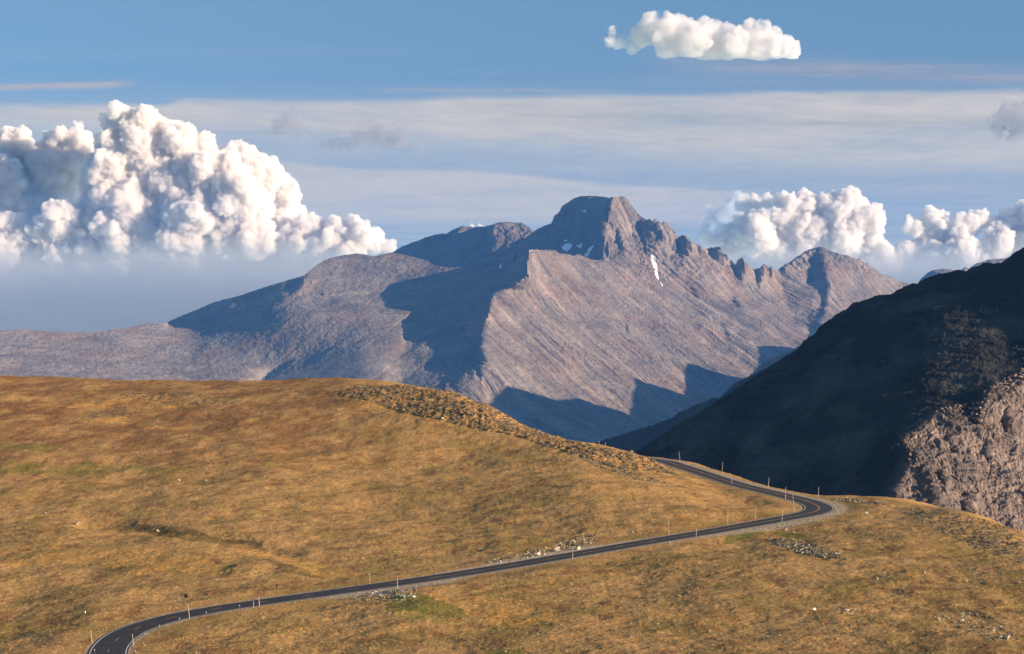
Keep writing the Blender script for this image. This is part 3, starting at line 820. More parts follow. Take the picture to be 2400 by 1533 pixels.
for poly in ([(0, 1040), (130, 1042), (160, 1055), (0, 1062)], [(0, 1085), (240, 1085), (420, 1095), (330, 1106), (120, 1112), (0, 1108)]):
    col = m3(col, GREEN * .8, 0.6 * blob(poly, 18) * sstep(-.5, .2, n5 + n3))
for poly in ([(900, 1432), (960, 1430), (1050, 1450), (1060, 1460), (1000, 1462), (930, 1450)],):
    col = m3(col, GREEN, 0.6 * blob(poly, 14, 4.) * sstep(-.6, .1, n5 + n3))
for poly in ([(930, 1400), (1000, 1400), (1100, 1440), (1080, 1452), (900, 1432)], [(1150, 1520), (1230, 1525), (1230, 1545), (1130, 1545)], [(1700, 1258), (1770, 1240), (1800, 1248), (1690, 1270)], [(1810, 1245), (1880, 1250), (1900, 1262), (1830, 1256)], [(1560, 1103), (1600, 1103), (1640, 1118), (1590, 1118)]):
    col = m3(col, np.array([.17, .18, .04]), 0.75 * blob(poly, 8, 4.))
for poly in ([(270, 1222), (340, 1222), (460, 1245), (620, 1268), (620, 1290), (480, 1275), (380, 1250), (270, 1240)], [(2090, 1460), (2200, 1490), (2230, 1533), (2160, 1533)], [(2060, 1370), (2200, 1400), (2330, 1440), (2330, 1460), (2160, 1420)], [(620, 1310), (680, 1330), (760, 1352), (740, 1360), (640, 1335)]):
    col = m3(col, DARK, 0.72 * blob(poly, 16) * sstep(-.5, .15, n5 + n3))
for poly in ([(280, 935), (420, 918), (560, 930), (570, 950), (420, 955)], [(200, 950), (290, 952), (300, 985), (180, 975)]):
    col = m3(col, GREY * .8, 0.5 * blob(poly, 16) * sstep(0, .3, n5 + .5 * n3))
for poly in ([(1350, 1070), (1420, 1085), (1480, 1110), (1540, 1128), (1500, 1124), (1400, 1098)], [(1550, 1130), (1600, 1135), (1600, 1140), (1560, 1137)], [(1795, 1262), (1870, 1268), (1960, 1295), (1990, 1312), (1900, 1300), (1830, 1280)]):
    col = m3(col, GREY, 0.7 * blob(poly, 8, 4.) * sstep(-.3, .2, n5))
rt = blob([(2090, 1190), (2200, 1195), (2400, 1250), (2400, 1320), (2300, 1300), (2200, 1240)], 20)
col = m3(col, GREY, 0.5 * rt * sstep(-.1, .3, n5 + n3))
col = m3(col, RUST * 1.25, 0.5 * TAL[..., None] * sstep(-.2, .2, n5))
col = m3(col, GREY * .8, 0.6 * TAL[..., None] * sstep(-.05, .25, n3))
col = col * (1 + 0.32 * n5)
ad = np.abs(RDd); hwv = HW[RDi]
side = RDd > 0
wN = np.where(side, .5, .15) + 0.6 * fbm(x / 4, y / 4, 0, 3, 241)
uu = GU
wR = wN + np.where(side, np.interp(uu, [0, 740, 800, 880, 935, 1000, 1085, 1120, 1560, 1640, 1750, 1850, 1960, 2100], [0, 0, 4.0, 9., 13., 8., 1.5, .2, .2, 1.6, 4.5, 7., 3.2, 3.]) * (y < 600) + 1.5 * (y > 600), np.interp(uu, [0, 1000, 1180, 1340, 1420, 1560], [0, .0, 3.0, 5.5, 1.5, 0.0]) * (y < 540))
gv_ = (1 - sstep(wR - 0.8, wR + 1.2, ad - hwv))[..., None] * (ad < 40)[..., None]
col = m3(col, GRAV * (1 + 0.35 * n5), 0.85 * gv_)
col = np.clip(col * np.array([.88, .875, .79]), 0.01, 0.9)

k = NT('tundra')
b = k.n('ShaderNodeBsdfPrincipled'); b.inputs['Roughness'].default_value = 1.0; b.inputs['Specular IOR Level'].default_value = 0.05
at = k.attr('tint'); g = k.n('ShaderNodeNewGeometry'); pos = g.outputs['Position']
f = k.noise(pos, 1.9, 4, 0.8)
c = k.mix(k.rng(f, 0.32, 0.68), k.mix(1.0, at.outputs['Color'], (0.45, 0.39, 0.36), 'MULTIPLY'), k.mix(1.0, at.outputs['Color'], (1.52, 1.52, 1.5), 'MULTIPLY'))
f2_ = k.noise(pos, 0.9, 4, 0.7)
c = k.mix(k.rng(f2_, 0.35, 0.65, 0, 1), k.mix(1.0, c, (0.80, 0.78, 0.76), 'MULTIPLY'), k.mix(1.0, c, (1.15, 1.15, 1.12), 'MULTIPLY'))
k.l(c, b.inputs['Base Color'])
bp = k.n('ShaderNodeBump'); bp.inputs['Strength'].default_value = 1.0; bp.inputs['Distance'].default_value = 0.07
k.l(k.noise(pos, 3.0, 4, 0.75), bp.inputs['Height']); k.l(bp.outputs[0], b.inputs['Normal'])
k.l(b.outputs[0], k.out.inputs['Surface'])
M_tundra = k.m
G = np.stack([XX, DD, ZZ], -1)
tundra = mesh_obj('tundra', G.reshape(-1, 3), grid_faces(*XX.shape), M_tundra, {'tint': col.reshape(-1, 3)})
tag(tundra, kind='structure')
# the slope the viewer stands on
yy_ = np.concatenate([np.linspace(-300, 0, 25), np.linspace(4, 300, 75)]); xx_ = np.linspace(-400, 400, 120)
Xn, Yn = np.meshgrid(xx_, yy_)
s300 = np.clip(Yn / 300, 0, 1)
Xn = Xn * (0.5 + 0) * (1 - s300) + (np.interp(Xn, [-400, 400], [-1900 / F * 300, 1900 / F * 300])) * s300
Zn = tps(Xn, Yn)
Zn = np.minimum(Zn, np.where(Yn > 0, -0.197 * Yn - 3.0, 3)) if True else Zn
zl = np.interp(Xn[-1], XX[0], ZZ[0])
wE = sstep(270, 300, Yn)
Zn = Zn * (1 - wE) + (zl[None] - 0.0) * wE
tag(mesh_obj('grassy_slope', np.stack([Xn, Yn, Zn], -1).reshape(-1, 3), grid_faces(*Xn.shape), M_tundra, {'tint': np.ones((Xn.size, 3)) * TAN2}), kind='structure')

# where a picture point meets the ground

_, VP = vproj(XX, DD, ZZ)
VPmin = np.minimum.accumulate(VP, axis=0)
def hit(u, v):
    ci = int(np.clip(np.searchsorted(gu_, u), 1, len(gu_) - 1))
    f = (u - gu_[ci - 1]) / (gu_[ci] - gu_[ci - 1])
    colv = VPmin[:, ci - 1] * (1 - f) + VPmin[:, ci] * f
    j = int(np.argmax(colv <= v))
    if colv[j] > v: j = int(np.argmin(colv))
    j = max(j, 1)
    a, b_ = colv[j - 1], colv[j]
    t = 0 if a == b_ else np.clip((a - v) / (a - b_), 0, 1)
    D = gd[j - 1] * (1 - t) + gd[j] * t
    z = (ZZ[j - 1, ci - 1] * (1 - t) + ZZ[j, ci - 1] * t) * (1 - f) + (ZZ[j - 1, ci] * (1 - t) + ZZ[j, ci] * t) * f
    return np.array([(u - U0) / F * D, D, z])

# ------------------------------------------------------------------ the road
def strip(name, offs, dz, mat, s0=0, s1=None, smooth=True, cross=None, parent=None):
    s1 = len(RC) if s1 is None else s1
    ii = np.arange(s0, s1)
    vs = []
    for kk, o in enumerate(offs):
        off = o(ii) if callable(o) else np.full(len(ii), float(o))
        z = RC[ii, 2] + dz + (cross[kk] if cross else 0)
        vs.append(np.stack([RC[ii, 0] + NR[ii, 0] * off, RC[ii, 1] + NR[ii, 1] * off, z], -1))
    vs = np.stack(vs, 1)
    return mesh_obj(name, vs.reshape(-1, 3), grid_faces(vs.shape[0], vs.shape[1])[:, ::-1], mat, parent=parent)

k = NT('asphalt')
b = k.n('ShaderNodeBsdfPrincipled'); b.inputs['Roughness'].default_value = 0.85; b.inputs['Specular IOR Level'].default_value = 0.25
g = k.n('ShaderNodeNewGeometry'); pos = g.outputs['Position']
at = k.attr('tint')
c = k.mix(k.rng(k.noise(pos, 0.35, 4), .35, .65), (0.030, 0.026, 0.028), (0.042, 0.036, 0.037))
c = k.mix(k.rng(k.noise(pos, 9.0, 2), .3, .7), k.mix(1., c, (.85, .85, .85), 'MULTIPLY'), k.mix(1., c, (1.15, 1.15, 1.15), 'MULTIPLY'))
c = k.mix(1.0, c, at.outputs['Color'], 'MULTIPLY')
k.l(c, b.inputs['Base Color']); k.l(b.outputs[0], k.out.inputs['Surface'])
M_asph = k.m
offs = [lambda i, q=q: q * HW[i] for q in np.linspace(-1, 1, 25)]
ro = strip('road', offs, 0.0, M_asph, cross=[-0.025 * abs(q) * 2 for q in np.linspace(-1, 1, 25)])
me = ro.data
vv = np.empty(len(me.vertices) * 3, np.float32); me.vertices.foreach_get('co', vv); vv = vv.reshape(-1, 3)
q = np.tile(np.linspace(-1, 1, 25), len(RC)); ii = np.repeat(np.arange(len(RC)), 25)
# older, browner paving in the near bend; polished wheel paths
old = (ii + 3 * q < np.argmin(np.abs(RC[:, 0] - P(360, 1458, 424)[0]) + (RC[:, 1] > 470) * 99)).astype(float)
wh = 0
for c0 in (-.73, -.28, .28, .73): wh = wh + np.exp(-((q - c0) / .07) ** 2)
tn = np.ones((len(q), 3)) * (1 + 0.22 * wh[:, None]); tn = tn * (1 - old[:, None]) + old[:, None] * tn * np.array([2.1, 1.95, 1.8])
a_ = me.attributes.new('tint', 'FLOAT_COLOR', 'POINT'); a_.data.foreach_set('color', np.concatenate([tn, np.ones((len(tn), 1))], 1).astype(np.float32).ravel())
tag(ro, kind='structure')
M_white = simple_mat('white_paint', (.52, .50, .48), .7, var=.15)
M_yel = simple_mat('yellow_paint', (.46, .25, .03), .7, var=.2)
sd_ = lambda q: [lambda i: q * HW[i] - .11 + 0 * i, lambda i: q * HW[i] + .11]
for q in (-.90, .90):
    o = strip('edge_line', [lambda i, q=q: q * HW[i] - .11, lambda i, q=q: q * HW[i] + .11], -0.025 * .9 * 2 + 0.012, M_white)
    tag(o, kind='structure')
def spos(u):   # index along the road at picture column u, on the straight below the hairpin
    uu_, _ = vproj(RC[:, 0], RC[:, 1], RC[:, 2])
    lim = int(np.argmax(RC[:, 0]))
    return int(np.argmin(np.abs(uu_[:lim] - u)))
iA = spos(1000); iB = spos(1700)
i = 4
dash_objs = []
vs, fs = [], []
while i < iB:
    j = min(i + 3, len(RC) - 1)
    a = RC[[i, j]]; nn = NR[[i, j]]
    base_i = len(vs)
    for p, m in zip(a, nn):
        for off in (-.09, .09):
            vs.append((p[0] + m[0] * off, p[1] + m[1] * off, p[2] + 0.012))
    fs.append((base_i, base_i + 1, base_i + 3, base_i + 2))
    i += 12
tag(mesh_obj('broken_centre_line', vs, np.array(fs), M_yel, smooth=False), kind='structure')
tag(strip('centre_line', [.12, .28], 0.011, M_yel, iA, None), kind='structure')
tag(strip('centre_line', [-.28, -.12], 0.011, M_yel, iB, None), kind='structure')

# ------------------------------------------------------------------ rocks
def rock_proto(seed, sub=2):
    bm = bmesh.new(); bmesh.ops.create_icosphere(bm, subdivisions=sub, radius=1.0)
    r = np.random.default_rng(seed)
    pl = [(Vector(r.normal(size=3)).normalized(), r.uniform(.45, .85)) for _ in range(9)]
    for vtx in bm.verts:
        c = vtx.co.copy()
        for nrm, d in pl:
            t = c.dot(nrm)
            if t > d: c -= nrm * (t - d)
        vtx.co = c * (1 + r.uniform(-.05, .05))
        vtx.co.z *= .8
    V = np.array([vtx.co[:] for vtx in bm.verts]); Fc = np.array([[l.index for l in f.verts] for f in bm.faces])
    bm.free(); return V, Fc
PROT1 = [rock_proto(s, 1) for s in range(10)]
PROT2 = [rock_proto(s + 50, 2) for s in range(6)]
def rand_rot(r):
    a = r.uniform(0, 6.28); bq, c = r.uniform(-.5, .5, 2)
    return np.array(Matrix.Rotation(a, 3, 'Z') @ Matrix.Rotation(bq, 3, 'X') @ Matrix.Rotation(c, 3, 'Y'))
k = NT('stone')
b = k.n('ShaderNodeBsdfPrincipled'); b.inputs['Roughness'].default_value = .95; b.inputs['Specular IOR Level'].default_value = .1
at = k.attr('tint'); g = k.n('ShaderNodeNewGeometry'); pos = g.outputs['Position']
c = k.mix(k.rng(k.noise(pos, 2.5, 4, .7), .35, .65), k.mix(1., at.outputs['Color'], (.6, .62, .55), 'MULTIPLY'), k.mix(1., at.outputs['Color'], (1.3, 1.27, 1.2), 'MULTIPLY'))
k.l(c, b.inputs['Base Color'])
bp = k.n('ShaderNodeBump'); bp.inputs['Strength'].default_value = 1.0; bp.inputs['Distance'].default_value = 0.1
k.l(k.noise(pos, 4, 3, .7), bp.inputs['Height']); k.l(bp.outputs[0], b.inputs['Normal'])
k.l(b.outputs[0], k.out.inputs['Surface'])
M_stone = k.m

def scatter(name, places, sizes, cols, flat=(.9, 1.2), seed=1, proto=PROT1, mat=None):
    r = np.random.default_rng(seed); VV, FF, CC = [], [], []; n0 = 0
    for p, s, c in zip(places, sizes, cols):
        V, Fc = proto[r.integers(len(proto))]
        sc_ = np.array([r.uniform(.8, 1.4), r.uniform(.7, 1.2), r.uniform(*flat) * .75]) * s
        W = (V * sc_) @ rand_rot(r).T + p
        VV.append(W); FF.append(Fc + n0); n0 += len(V)
        CC.append(np.repeat(c[None], len(V), 0))
    return mesh_obj(name, np.concatenate(VV), np.concatenate(FF), mat or M_stone, {'tint': np.concatenate(CC)}, smooth=False)

def sample_poly(poly, n, r, clump=None):
    p = np.array(poly); out = []
    lo, hi = p.min(0), p.max(0)
    while len(out) < n:
        q = r.uniform(lo, hi, (4000, 2))
        m = inpoly(q[:, 0], q[:, 1], poly)
        if clump: m &= (fbm(q[:, 0] / clump, q[:, 1] / (clump * .45), 0.1, 3, 15) + r.uniform(-.25, .25, 4000)) > 0.0
        out += list(q[m])
    return np.array(out[:n])

LICH = np.array([.078, .071, .060]); STN = np.array([.22, .18, .13]); WHT = np.array([.50, .44, .36])
def stones(name, poly, n, smin, smax, seed, mixw=(.6, .3, .1), clump=30., label=None, sink=.3):
    r = np.random.default_rng(seed)
    q = sample_poly(poly, n, r, clump)
    pl = [hit(a, b_) for a, b_ in q]
    pl = [p for p in pl if abs(float(road_near(np.array([p[0]]), np.array([p[1]]))[0][0])) > 5.2]
    n = len(pl)
    s = smin + (smax - smin) * r.uniform(0, 1, n) ** 2.5
    ch = r.choice(3, n, p=mixw)
    cs = np.array([LICH, STN, WHT])[ch] * r.uniform(.75, 1.3, (n, 1))
    pl = [p - np.array([0, 0, sink * si * .4]) + np.array([0, 0, .1 * si]) for p, si in zip(pl, s)]
    o = scatter(name, pl, s, cs, seed=seed)
    tag(o, label=label, kind='stuff')
    return o
stones('talus_rocks', talus_poly, 5200, .14, .62, 301, (.82, .17, .01), 20., 'dark lichen covered boulder field along the crest of the grassy slope')
stones('ridge_stones', [(790, 905), (1010, 902), (1140, 945), (1235, 998), (1400, 1048), (1560, 1080), (1560, 1086), (1400, 1056), (1235, 1008), (1140, 955), (1010, 910), (790, 912)], 420, .16, .7, 302, (.7, .28, .02), None, 'broken dark rocks lining the skyline of the near ridge')
stones('meadow_stones', [(280, 925), (420, 918), (560, 928), (560, 950), (400, 950)], 260, .2, .8, 303, (.9, .1, 0), 14., 'dark stones in the orange grass near the left crest')
stones('slope_stones', [(1350, 1070), (1420, 1083), (1500, 1110), (1560, 1130), (1600, 1138), (1500, 1126), (1400, 1095)], 420, .15, .5, 304, (.8, .2, 0), 12., 'dark stone stripe in the grass below the boulder field')
stones('stone_stripe', [(1790, 1262), (1850, 1264), (1900, 1272), (1960, 1290), (1990, 1312), (1930, 1308), (1850, 1290)], 900, .15, .6, 305, (.55, .3, .15), 14., 'strip of grey and white stones on the slope below the hairpin bend')
stones('edge_stones', [(1955, 1172), (1975, 1165), (2000, 1168), (2060, 1178), (2100, 1186), (2000, 1178)], 260, .15, .55, 306, (.5, .4, .1), None, 'low heap of stones on the skyline right of the bend')
stones('bank_stones', [(2090, 1190), (2200, 1193), (2330, 1222), (2400, 1250), (2400, 1320), (2300, 1292), (2200, 1240)], 1900, .12, .5, 307, (.75, .25, 0), 16., 'dark stones strewn over the falling edge of the tundra at the right')
stones('shoulder_gravel', [(1600, 1084), (1700, 1103), (1800, 1133), (1930, 1165), (1960, 1176), (1980, 1196), (1960, 1215), (1880, 1232), (1800, 1240), (1700, 1250), (1560, 1275), (1560, 1265), (1800, 1225), (1940, 1205), (1965, 1185), (1900, 1160), (1700, 1108), (1590, 1087)], 1700, .06, .26, 308, (.2, .6, .2), None, 'loose gravel and stones along the outer edge of the bend')
stones('bank_rubble', [(860, 1390), (920, 1380), (990, 1372), (975, 1395), (940, 1412), (870, 1412), (820, 1402)], 420, .1, .45, 309, (.2, .5, .3), None, 'rubble on the gravel bank below the straight road')
stones('cutting_rubble', [(1130, 1318), (1250, 1290), (1340, 1262), (1400, 1252), (1400, 1270), (1340, 1285), (1250, 1306), (1150, 1326)], 650, .1, .5, 310, (.25, .5, .25), None, 'pale rubble in the cutting above the road')
stones('small_stones', [(0, 1140), (900, 1120), (1500, 1140), (1700, 1200), (1500, 1260), (900, 1340), (300, 1420), (0, 1420)], 650, .08, .28, 311, (.1, .35, .55), 60., 'small pale stones sprinkled through the meadow')
stones('scattered_stones', [(600, 1440), (1500, 1300), (2000, 1230), (2400, 1350), (2400, 1533), (400, 1533)], 750, .07, .26, 312, (.1, .35, .55), 60., 'small pale stones sprinkled over the near slope')
stones('pale_stones', [(1960, 1420), (2020, 1430), (2010, 1445), (1950, 1432)], 60, .12, .4, 313, (.2, .3, .5), None, 'cluster of pale stones in the grass low on the right')
stones('corner_stones', [(2200, 1440), (2300, 1430), (2380, 1480), (2395, 1500), (2330, 1500), (2250, 1470)], 420, .1, .42, 314, (.4, .3, .3), 16., 'broken pale and dark stones in the lower right corner')
# rocks lying loose on the shaded hill and the crag
r = np.random.default_rng(77)
def hill_rocks(name, poly, n, smin, smax, seed, col, label, up=0.0):
    r = np.random.default_rng(seed)
    q = sample_poly(poly, n, r, None)
    D = f4(q[:, 0], q[:, 1]) - up
    pl = P(q[:, 0], q[:, 1], D)
    s = smin + (smax - smin) * r.uniform(0, 1, n) ** 3
    cs = col * r.uniform(.7, 1.3, (n, 1))
    tag(scatter(name, pl, s, cs, seed=seed, flat=(.9, 1.5)), label=label, kind='stuff')
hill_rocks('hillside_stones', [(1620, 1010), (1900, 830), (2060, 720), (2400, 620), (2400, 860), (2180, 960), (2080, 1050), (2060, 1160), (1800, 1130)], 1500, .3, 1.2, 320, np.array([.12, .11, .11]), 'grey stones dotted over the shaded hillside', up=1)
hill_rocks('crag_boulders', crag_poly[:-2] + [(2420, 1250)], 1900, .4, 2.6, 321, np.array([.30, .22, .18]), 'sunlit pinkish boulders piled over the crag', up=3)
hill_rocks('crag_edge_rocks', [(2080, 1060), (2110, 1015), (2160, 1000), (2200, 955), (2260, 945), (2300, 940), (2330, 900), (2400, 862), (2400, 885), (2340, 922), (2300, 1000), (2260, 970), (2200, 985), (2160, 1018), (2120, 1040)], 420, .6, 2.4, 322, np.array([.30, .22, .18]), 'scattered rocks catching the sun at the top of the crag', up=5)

# low tussocks and mats of plants
r = np.random.default_rng(404)
vis = (VP[:-1] < np.concatenate([[VP[0] * 0 + 1e9], VPmin[:-2]])) & (VP[:-1] > 860) & (VP[:-1] < 1560) & (UU[:-1] > -30) & (UU[:-1] < 2430) & (np.abs(RDd[:-1]) > HW[RDi[:-1]] + 1.2)
wgt = np.clip(VP[:-1] - VP[1:], 0, 4) * vis * (.35 + sstep(-.2, .4, fbm(XX[:-1] / 7, DD[:-1] / 9, 0, 4, 405)))
nt = 60000
pick = r.choice(wgt.size, nt, p=(wgt / wgt.sum()).ravel())
pi_, pj = np.unravel_index(pick, wgt.shape)
pos_ = np.stack([XX[pi_, pj], DD[pi_, pj], ZZ[pi_, pj]], -1)
pos_[:, 0] += r.uniform(-.3, .3, nt); pos_[:, 1] += r.uniform(-.4, .4, nt)
sz = .06 + .17 * r.uniform(0, 1, nt) ** 3
base_o = np.array([(1, 0, 0), (.31, .95, 0), (-.81, .59, 0), (-.81, -.59, 0), (.31, -.95, 0), (.1, .05, 1.0)])
fo = np.array([(0, 1, 5), (1, 2, 5), (2, 3, 5), (3, 4, 5), (4, 0, 5)])
an_ = r.uniform(0, 6.28, nt); ca, sa = np.cos(an_), np.sin(an_)
B = base_o[None] * (sz[:, None, None] * r.uniform(.7, 1.3, (nt, 6, 3))) * np.array([1.2, 1.2, .9])
TV = np.stack([B[..., 0] * ca[:, None] - B[..., 1] * sa[:, None], B[..., 0] * sa[:, None] + B[..., 1] * ca[:, None], B[..., 2] - .03], -1) + pos_[:, None]
pal = np.array([[.18, .09, .045], [.11, .08, .035], [.40, .24, .09], [.34, .22, .10], [.19, .15, .05]])
tc_ = pal[r.choice(5, nt, p=[.27, .25, .12, .22, .14])] * r.uniform(.75, 1.25, (nt, 1))
tc_ = .5 * tc_ + .5 * col[pi_, pj]
tus = mesh_obj('tundra_tussocks', TV.reshape(-1, 3), (fo[None] + np.arange(nt)[:, None, None] * 6).reshape(-1, 3), M_tundra, {'tint': np.repeat(tc_, 6, 0)}, smooth=False)
tag(tus, 'short rust and straw coloured tussocks covering the tundra slopes', kind='stuff')

# countable pale boulders
def single_rock(name, label, u, v, size, col=WHT, group=None, cat='boulder', seed=1, flat=1.0, stretch=1.0):
    r = np.random.default_rng(seed * 13 + 5)
    V, Fc = PROT2[seed % len(PROT2)]
    V = V * np.array([stretch * size, size * .8, size * .75 * flat])
    V = V @ np.array(Matrix.Rotation(r.uniform(0, 6.28) if stretch == 1 else r.uniform(-.3, .3), 3, 'Z')).T
    p = hit(u, v)
    V[:, 2] += size * .35
    o = mesh_obj(name, V, Fc, M_stone, {'tint': np.repeat((col * r.uniform(.85, 1.15))[None], len(V), 0)}, smooth=False)
    o.location = p
    tag(o, label, cat, group)
    return o
GB = 'pale boulders lying in the tundra'
bl = [('boulder', 'pale pointed boulder standing in the dark boulder field', 1037, 982, .75, WHT),
      ('boulder', 'small white boulder in the grass just below the boulder field', 1052, 1014, .45, WHT),
      ('boulder', 'flat white boulder in the tan grass left of the dark stone stripe', 1320, 1080, .55, WHT),
      ('boulder', 'white boulder alone on the tundra right of the hairpin bend', 2032, 1204, .62, WHT),
      ('boulder', 'grey rock outcrop in olive grass at the left of the meadow', 178, 1230, 1.3, STN * 1.3),
      ('boulder', 'low light grey rock beside the dark drainage line in the left meadow', 366, 1246, .9, STN * 1.5),
      ('boulder', 'small grey rock above the pale outcrop at the far left', 103, 1204, .55, STN * 1.5),
      ('boulder', 'white boulder at the road edge at the left end of the cutting', 1262, 1302, .95, WHT * 1.15),
      ('boulder', 'broad white boulder in the middle of the road cutting', 1308, 1290, 1.15, WHT * 1.15),
      ('boulder', 'white boulder in the cutting just right of the snow pole', 1354, 1288, .95, WHT * 1.15),
      ('boulder', 'pale boulder above the road cutting beside the leaning pole', 1345, 1271, .55, WHT),
      ('boulder', 'large pale boulder low on the right slope below the stone strip', 1909, 1430, .62, WHT),
      ('boulder', 'white boulder on the grass right of the orange grass patch', 2168, 1344, .45, WHT),
      ('boulder', 'white boulder between the stone strip and the lower pale stones', 2058, 1358, .42, WHT),
      ('boulder', 'pale boulder under the orange grass patch on the right slope', 2269, 1364, .42, WHT),
      ('boulder', 'pale boulder left of the broken stones in the lower right corner', 2203, 1453, .42, WHT),
      ('boulder', 'white boulder in the lower right corner beside the broken stones', 2366, 1496, .7, WHT),
      ('boulder', 'white stone block at the foot of the gravel bank beside the culvert', 968, 1400, .5, WHT),
      ('boulder', 'white stone in the middle meadow above the straight road', 1483, 1248, .45, WHT),
      ('boulder', 'left one of two white stones high in the left meadow', 418, 1127, .55, WHT),
      ('boulder', 'right one of two white stones high in the left meadow', 482, 1127, .6, WHT),
      ('boulder', 'rounded pale boulder on the stony crest below the two distant snow poles', 1480, 1060, .8, STN * 1.4),
      ('boulder', 'pale boulder at the right edge of the gravel fan under the bend', 1863, 1250, .6, STN * 1.5),
      ('boulder', 'tan boulder on the grass just under the gravel fan of the bend', 1842, 1243, .7, STN * 1.4),
      ]
for n_, (nm, lb, u_, v_, s_, c_) in enumerate(bl):
    single_rock(nm, lb, u_, v_, s_, c_, GB, seed=n_)
# grey dead branch in the left meadow
# ------------------------------------------------------------------ snow poles, markers, signs
def tube(p0, p1, r0, r1, seg=10, rings=6, cap=True):
    p0 = np.array(p0, float); p1 = np.array(p1, float)
    d = (p1 - p0); L = np.linalg.norm(d); d /= L
    a = np.cross(d, [0.3, 1, 0.1]); a /= np.linalg.norm(a); b_ = np.cross(d, a)
    th = np.arange(seg) * 2 * np.pi / seg
    V, Fc = [], []
    prof = [(t, r0 + (r1 - r0) * t) for t in np.linspace(0, 1, rings)]
    if cap: prof += [(1 + r1 * .5 / L, r1 * .75), (1 + r1 * .7 / L, r1 * .1)]
    for t, rr in prof:
        for q in th: V.append(p0 + d * L * t + (a * math.cos(q) + b_ * math.sin(q)) * rr)
    for i in range(len(prof) - 1):
        for j in range(seg):
            Fc.append((i * seg + j, i * seg + (j + 1) % seg, (i + 1) * seg + (j + 1) % seg, (i + 1) * seg + j))
    return np.array(V), np.array(Fc)
def box(c, s, bev=.01):
    bm = bmesh.new(); bmesh.ops.create_cube(bm, size=1.0)
    for v_ in bm.verts: v_.co = Vector((v_.co.x * s[0] + c[0], v_.co.y * s[1] + c[1], v_.co.z * s[2] + c[2]))
    if bev: bmesh.ops.bevel(bm, geom=list(bm.edges), offset=bev, segments=2, affect='EDGES')
    return bm
def bm_obj(name, bm, mat, parent=None):
    me = bpy.data.meshes.new(name); bm.to_mesh(me); bm.free(); me.materials.append(mat)
    o = bpy.data.objects.new(name, me); C.objects.link(o)
    if parent: o.parent = parent
    return o
M_pole = simple_mat('weathered_pole', (.50, .41, .33), .85, var=.2, scale=3)
M_dark = simple_mat('sign_back', (.012, .011, .012), .8)
M_wood = simple_mat('brown_post', (.07, .045, .03), .9, var=.25)
M_blue = simple_mat('blue_sign', (.04, .10, .22), .6)
M_refl = simple_mat('white_reflector', (.85, .85, .85), .5)
M_steel = simple_mat('grey_post', (.12, .11, .10), .7)
M_culv = simple_mat('culvert_concrete', (.24, .30, .25), .85, var=.2)

GP = 'snow poles along the road'
poles = [  # base u, v, top u, v, label
    (212.5, 1507, 212.5, 1477, 'snow pole left of the near bend beside the dark bank'),
    (310, 1513, 310, 1486, 'snow pole inside the near bend at the white edge line'),
    (442, 1450.5, 440, 1415, 'slightly leaning snow pole right of the two-post sign'),
    (606.5, 1421.5, 606, 1396, 'snow pole just right of the small blue sign'),
    (866, 1369, 866, 1344, 'snow pole on the upper roadside above the gravel bank'),
    (931, 1376.5, 930.5, 1351, 'snow pole at the top of the gravel bank on the near roadside'),
    (1342.5, 1309.5, 1342.5, 1280, 'snow pole on the near roadside opposite the white cutting'),
    (1370, 1273, 1367.5, 1250, 'leaning snow pole on the bank above the white cutting'),
    (1569, 1254, 1566.8, 1217, 'tall thin leaning snow pole on the upper roadside of the straight'),
    (1632.5, 1257.5, 1632.5, 1239, 'short snow pole on the near roadside before the bend'),
    (1706.5, 1229, 1706, 1199, 'thin snow pole in the gravel left of the stony bank inside the bend'),
    (1771, 1215.5, 1770, 1191, 'thin snow pole inside the bend above the stony bank'),
    (1834, 1223.5, 1834, 1197, 'snow pole on the near side where the road enters the bend'),
    (1863.8, 1199, 1857.5, 1158.5, 'strongly leaning snow pole at the inner edge of the bend'),
    (1842, 1170.5, 1841.8, 1142, 'upright snow pole at the inner roadside above the bend'),
    (1919, 1169, 1918.8, 1141, 'snow pole outside the bend against the dark hillside'),
    (1801.5, 1138, 1802.8, 1119, 'snow pole on the outer roadside between two others against the dark hill'),
    (1715.8, 1135.5, 1715.8, 1120, 'short snow pole on the meadow side of the upper road'),
    (1693, 1107.5, 1694, 1083.5, 'snow pole on the outer edge of the upper road beside the pale stones'),
    (1594.5, 1083, 1591.5, 1057, 'leaning snow pole where the upper road meets the stony ridge'),
]
pole_src = None
for bu, bv, tu_, tv_, lb in poles:
    p = hit(bu, bv)
    a1, b1 = ab(tu_, tv_)
    top = np.array([a1 * p[1], p[1], b1 * p[1]])
    V, Fc = tube([0, 0, -.15], top - p, .062, .042)
    o = mesh_obj('snow_pole', V, Fc, M_pole); o.location = p
    tag(o, lb, 'snow pole', GP)
for bu, lb in ((1404.5, 'left one of two snow poles rising behind the ridge crest'), (1419.5, 'right one of two snow poles rising behind the ridge crest')):
    uu_, vv_ = vproj(RC[:, 0], RC[:, 1], RC[:, 2])
    far_i = int(np.argmin(np.abs(uu_ - bu) + (RC[:, 1] < 780) * 9999))
    p = RC[far_i] + np.array([0, 0, -.2])
    a1, b1 = ab(bu - .5, 1034 if bu < 1410 else 1037)
    D = p[1] - 6
    top = np.array([a1 * D, D, b1 * D]); p = np.array([a1 * D, D, p[2] - .5])
    V, Fc = tube([0, 0, -.15], top - p, .08, .06)
    o = mesh_obj('snow_pole', V, Fc, M_pole); o.location = p; tag(o, lb, 'snow pole', GP)

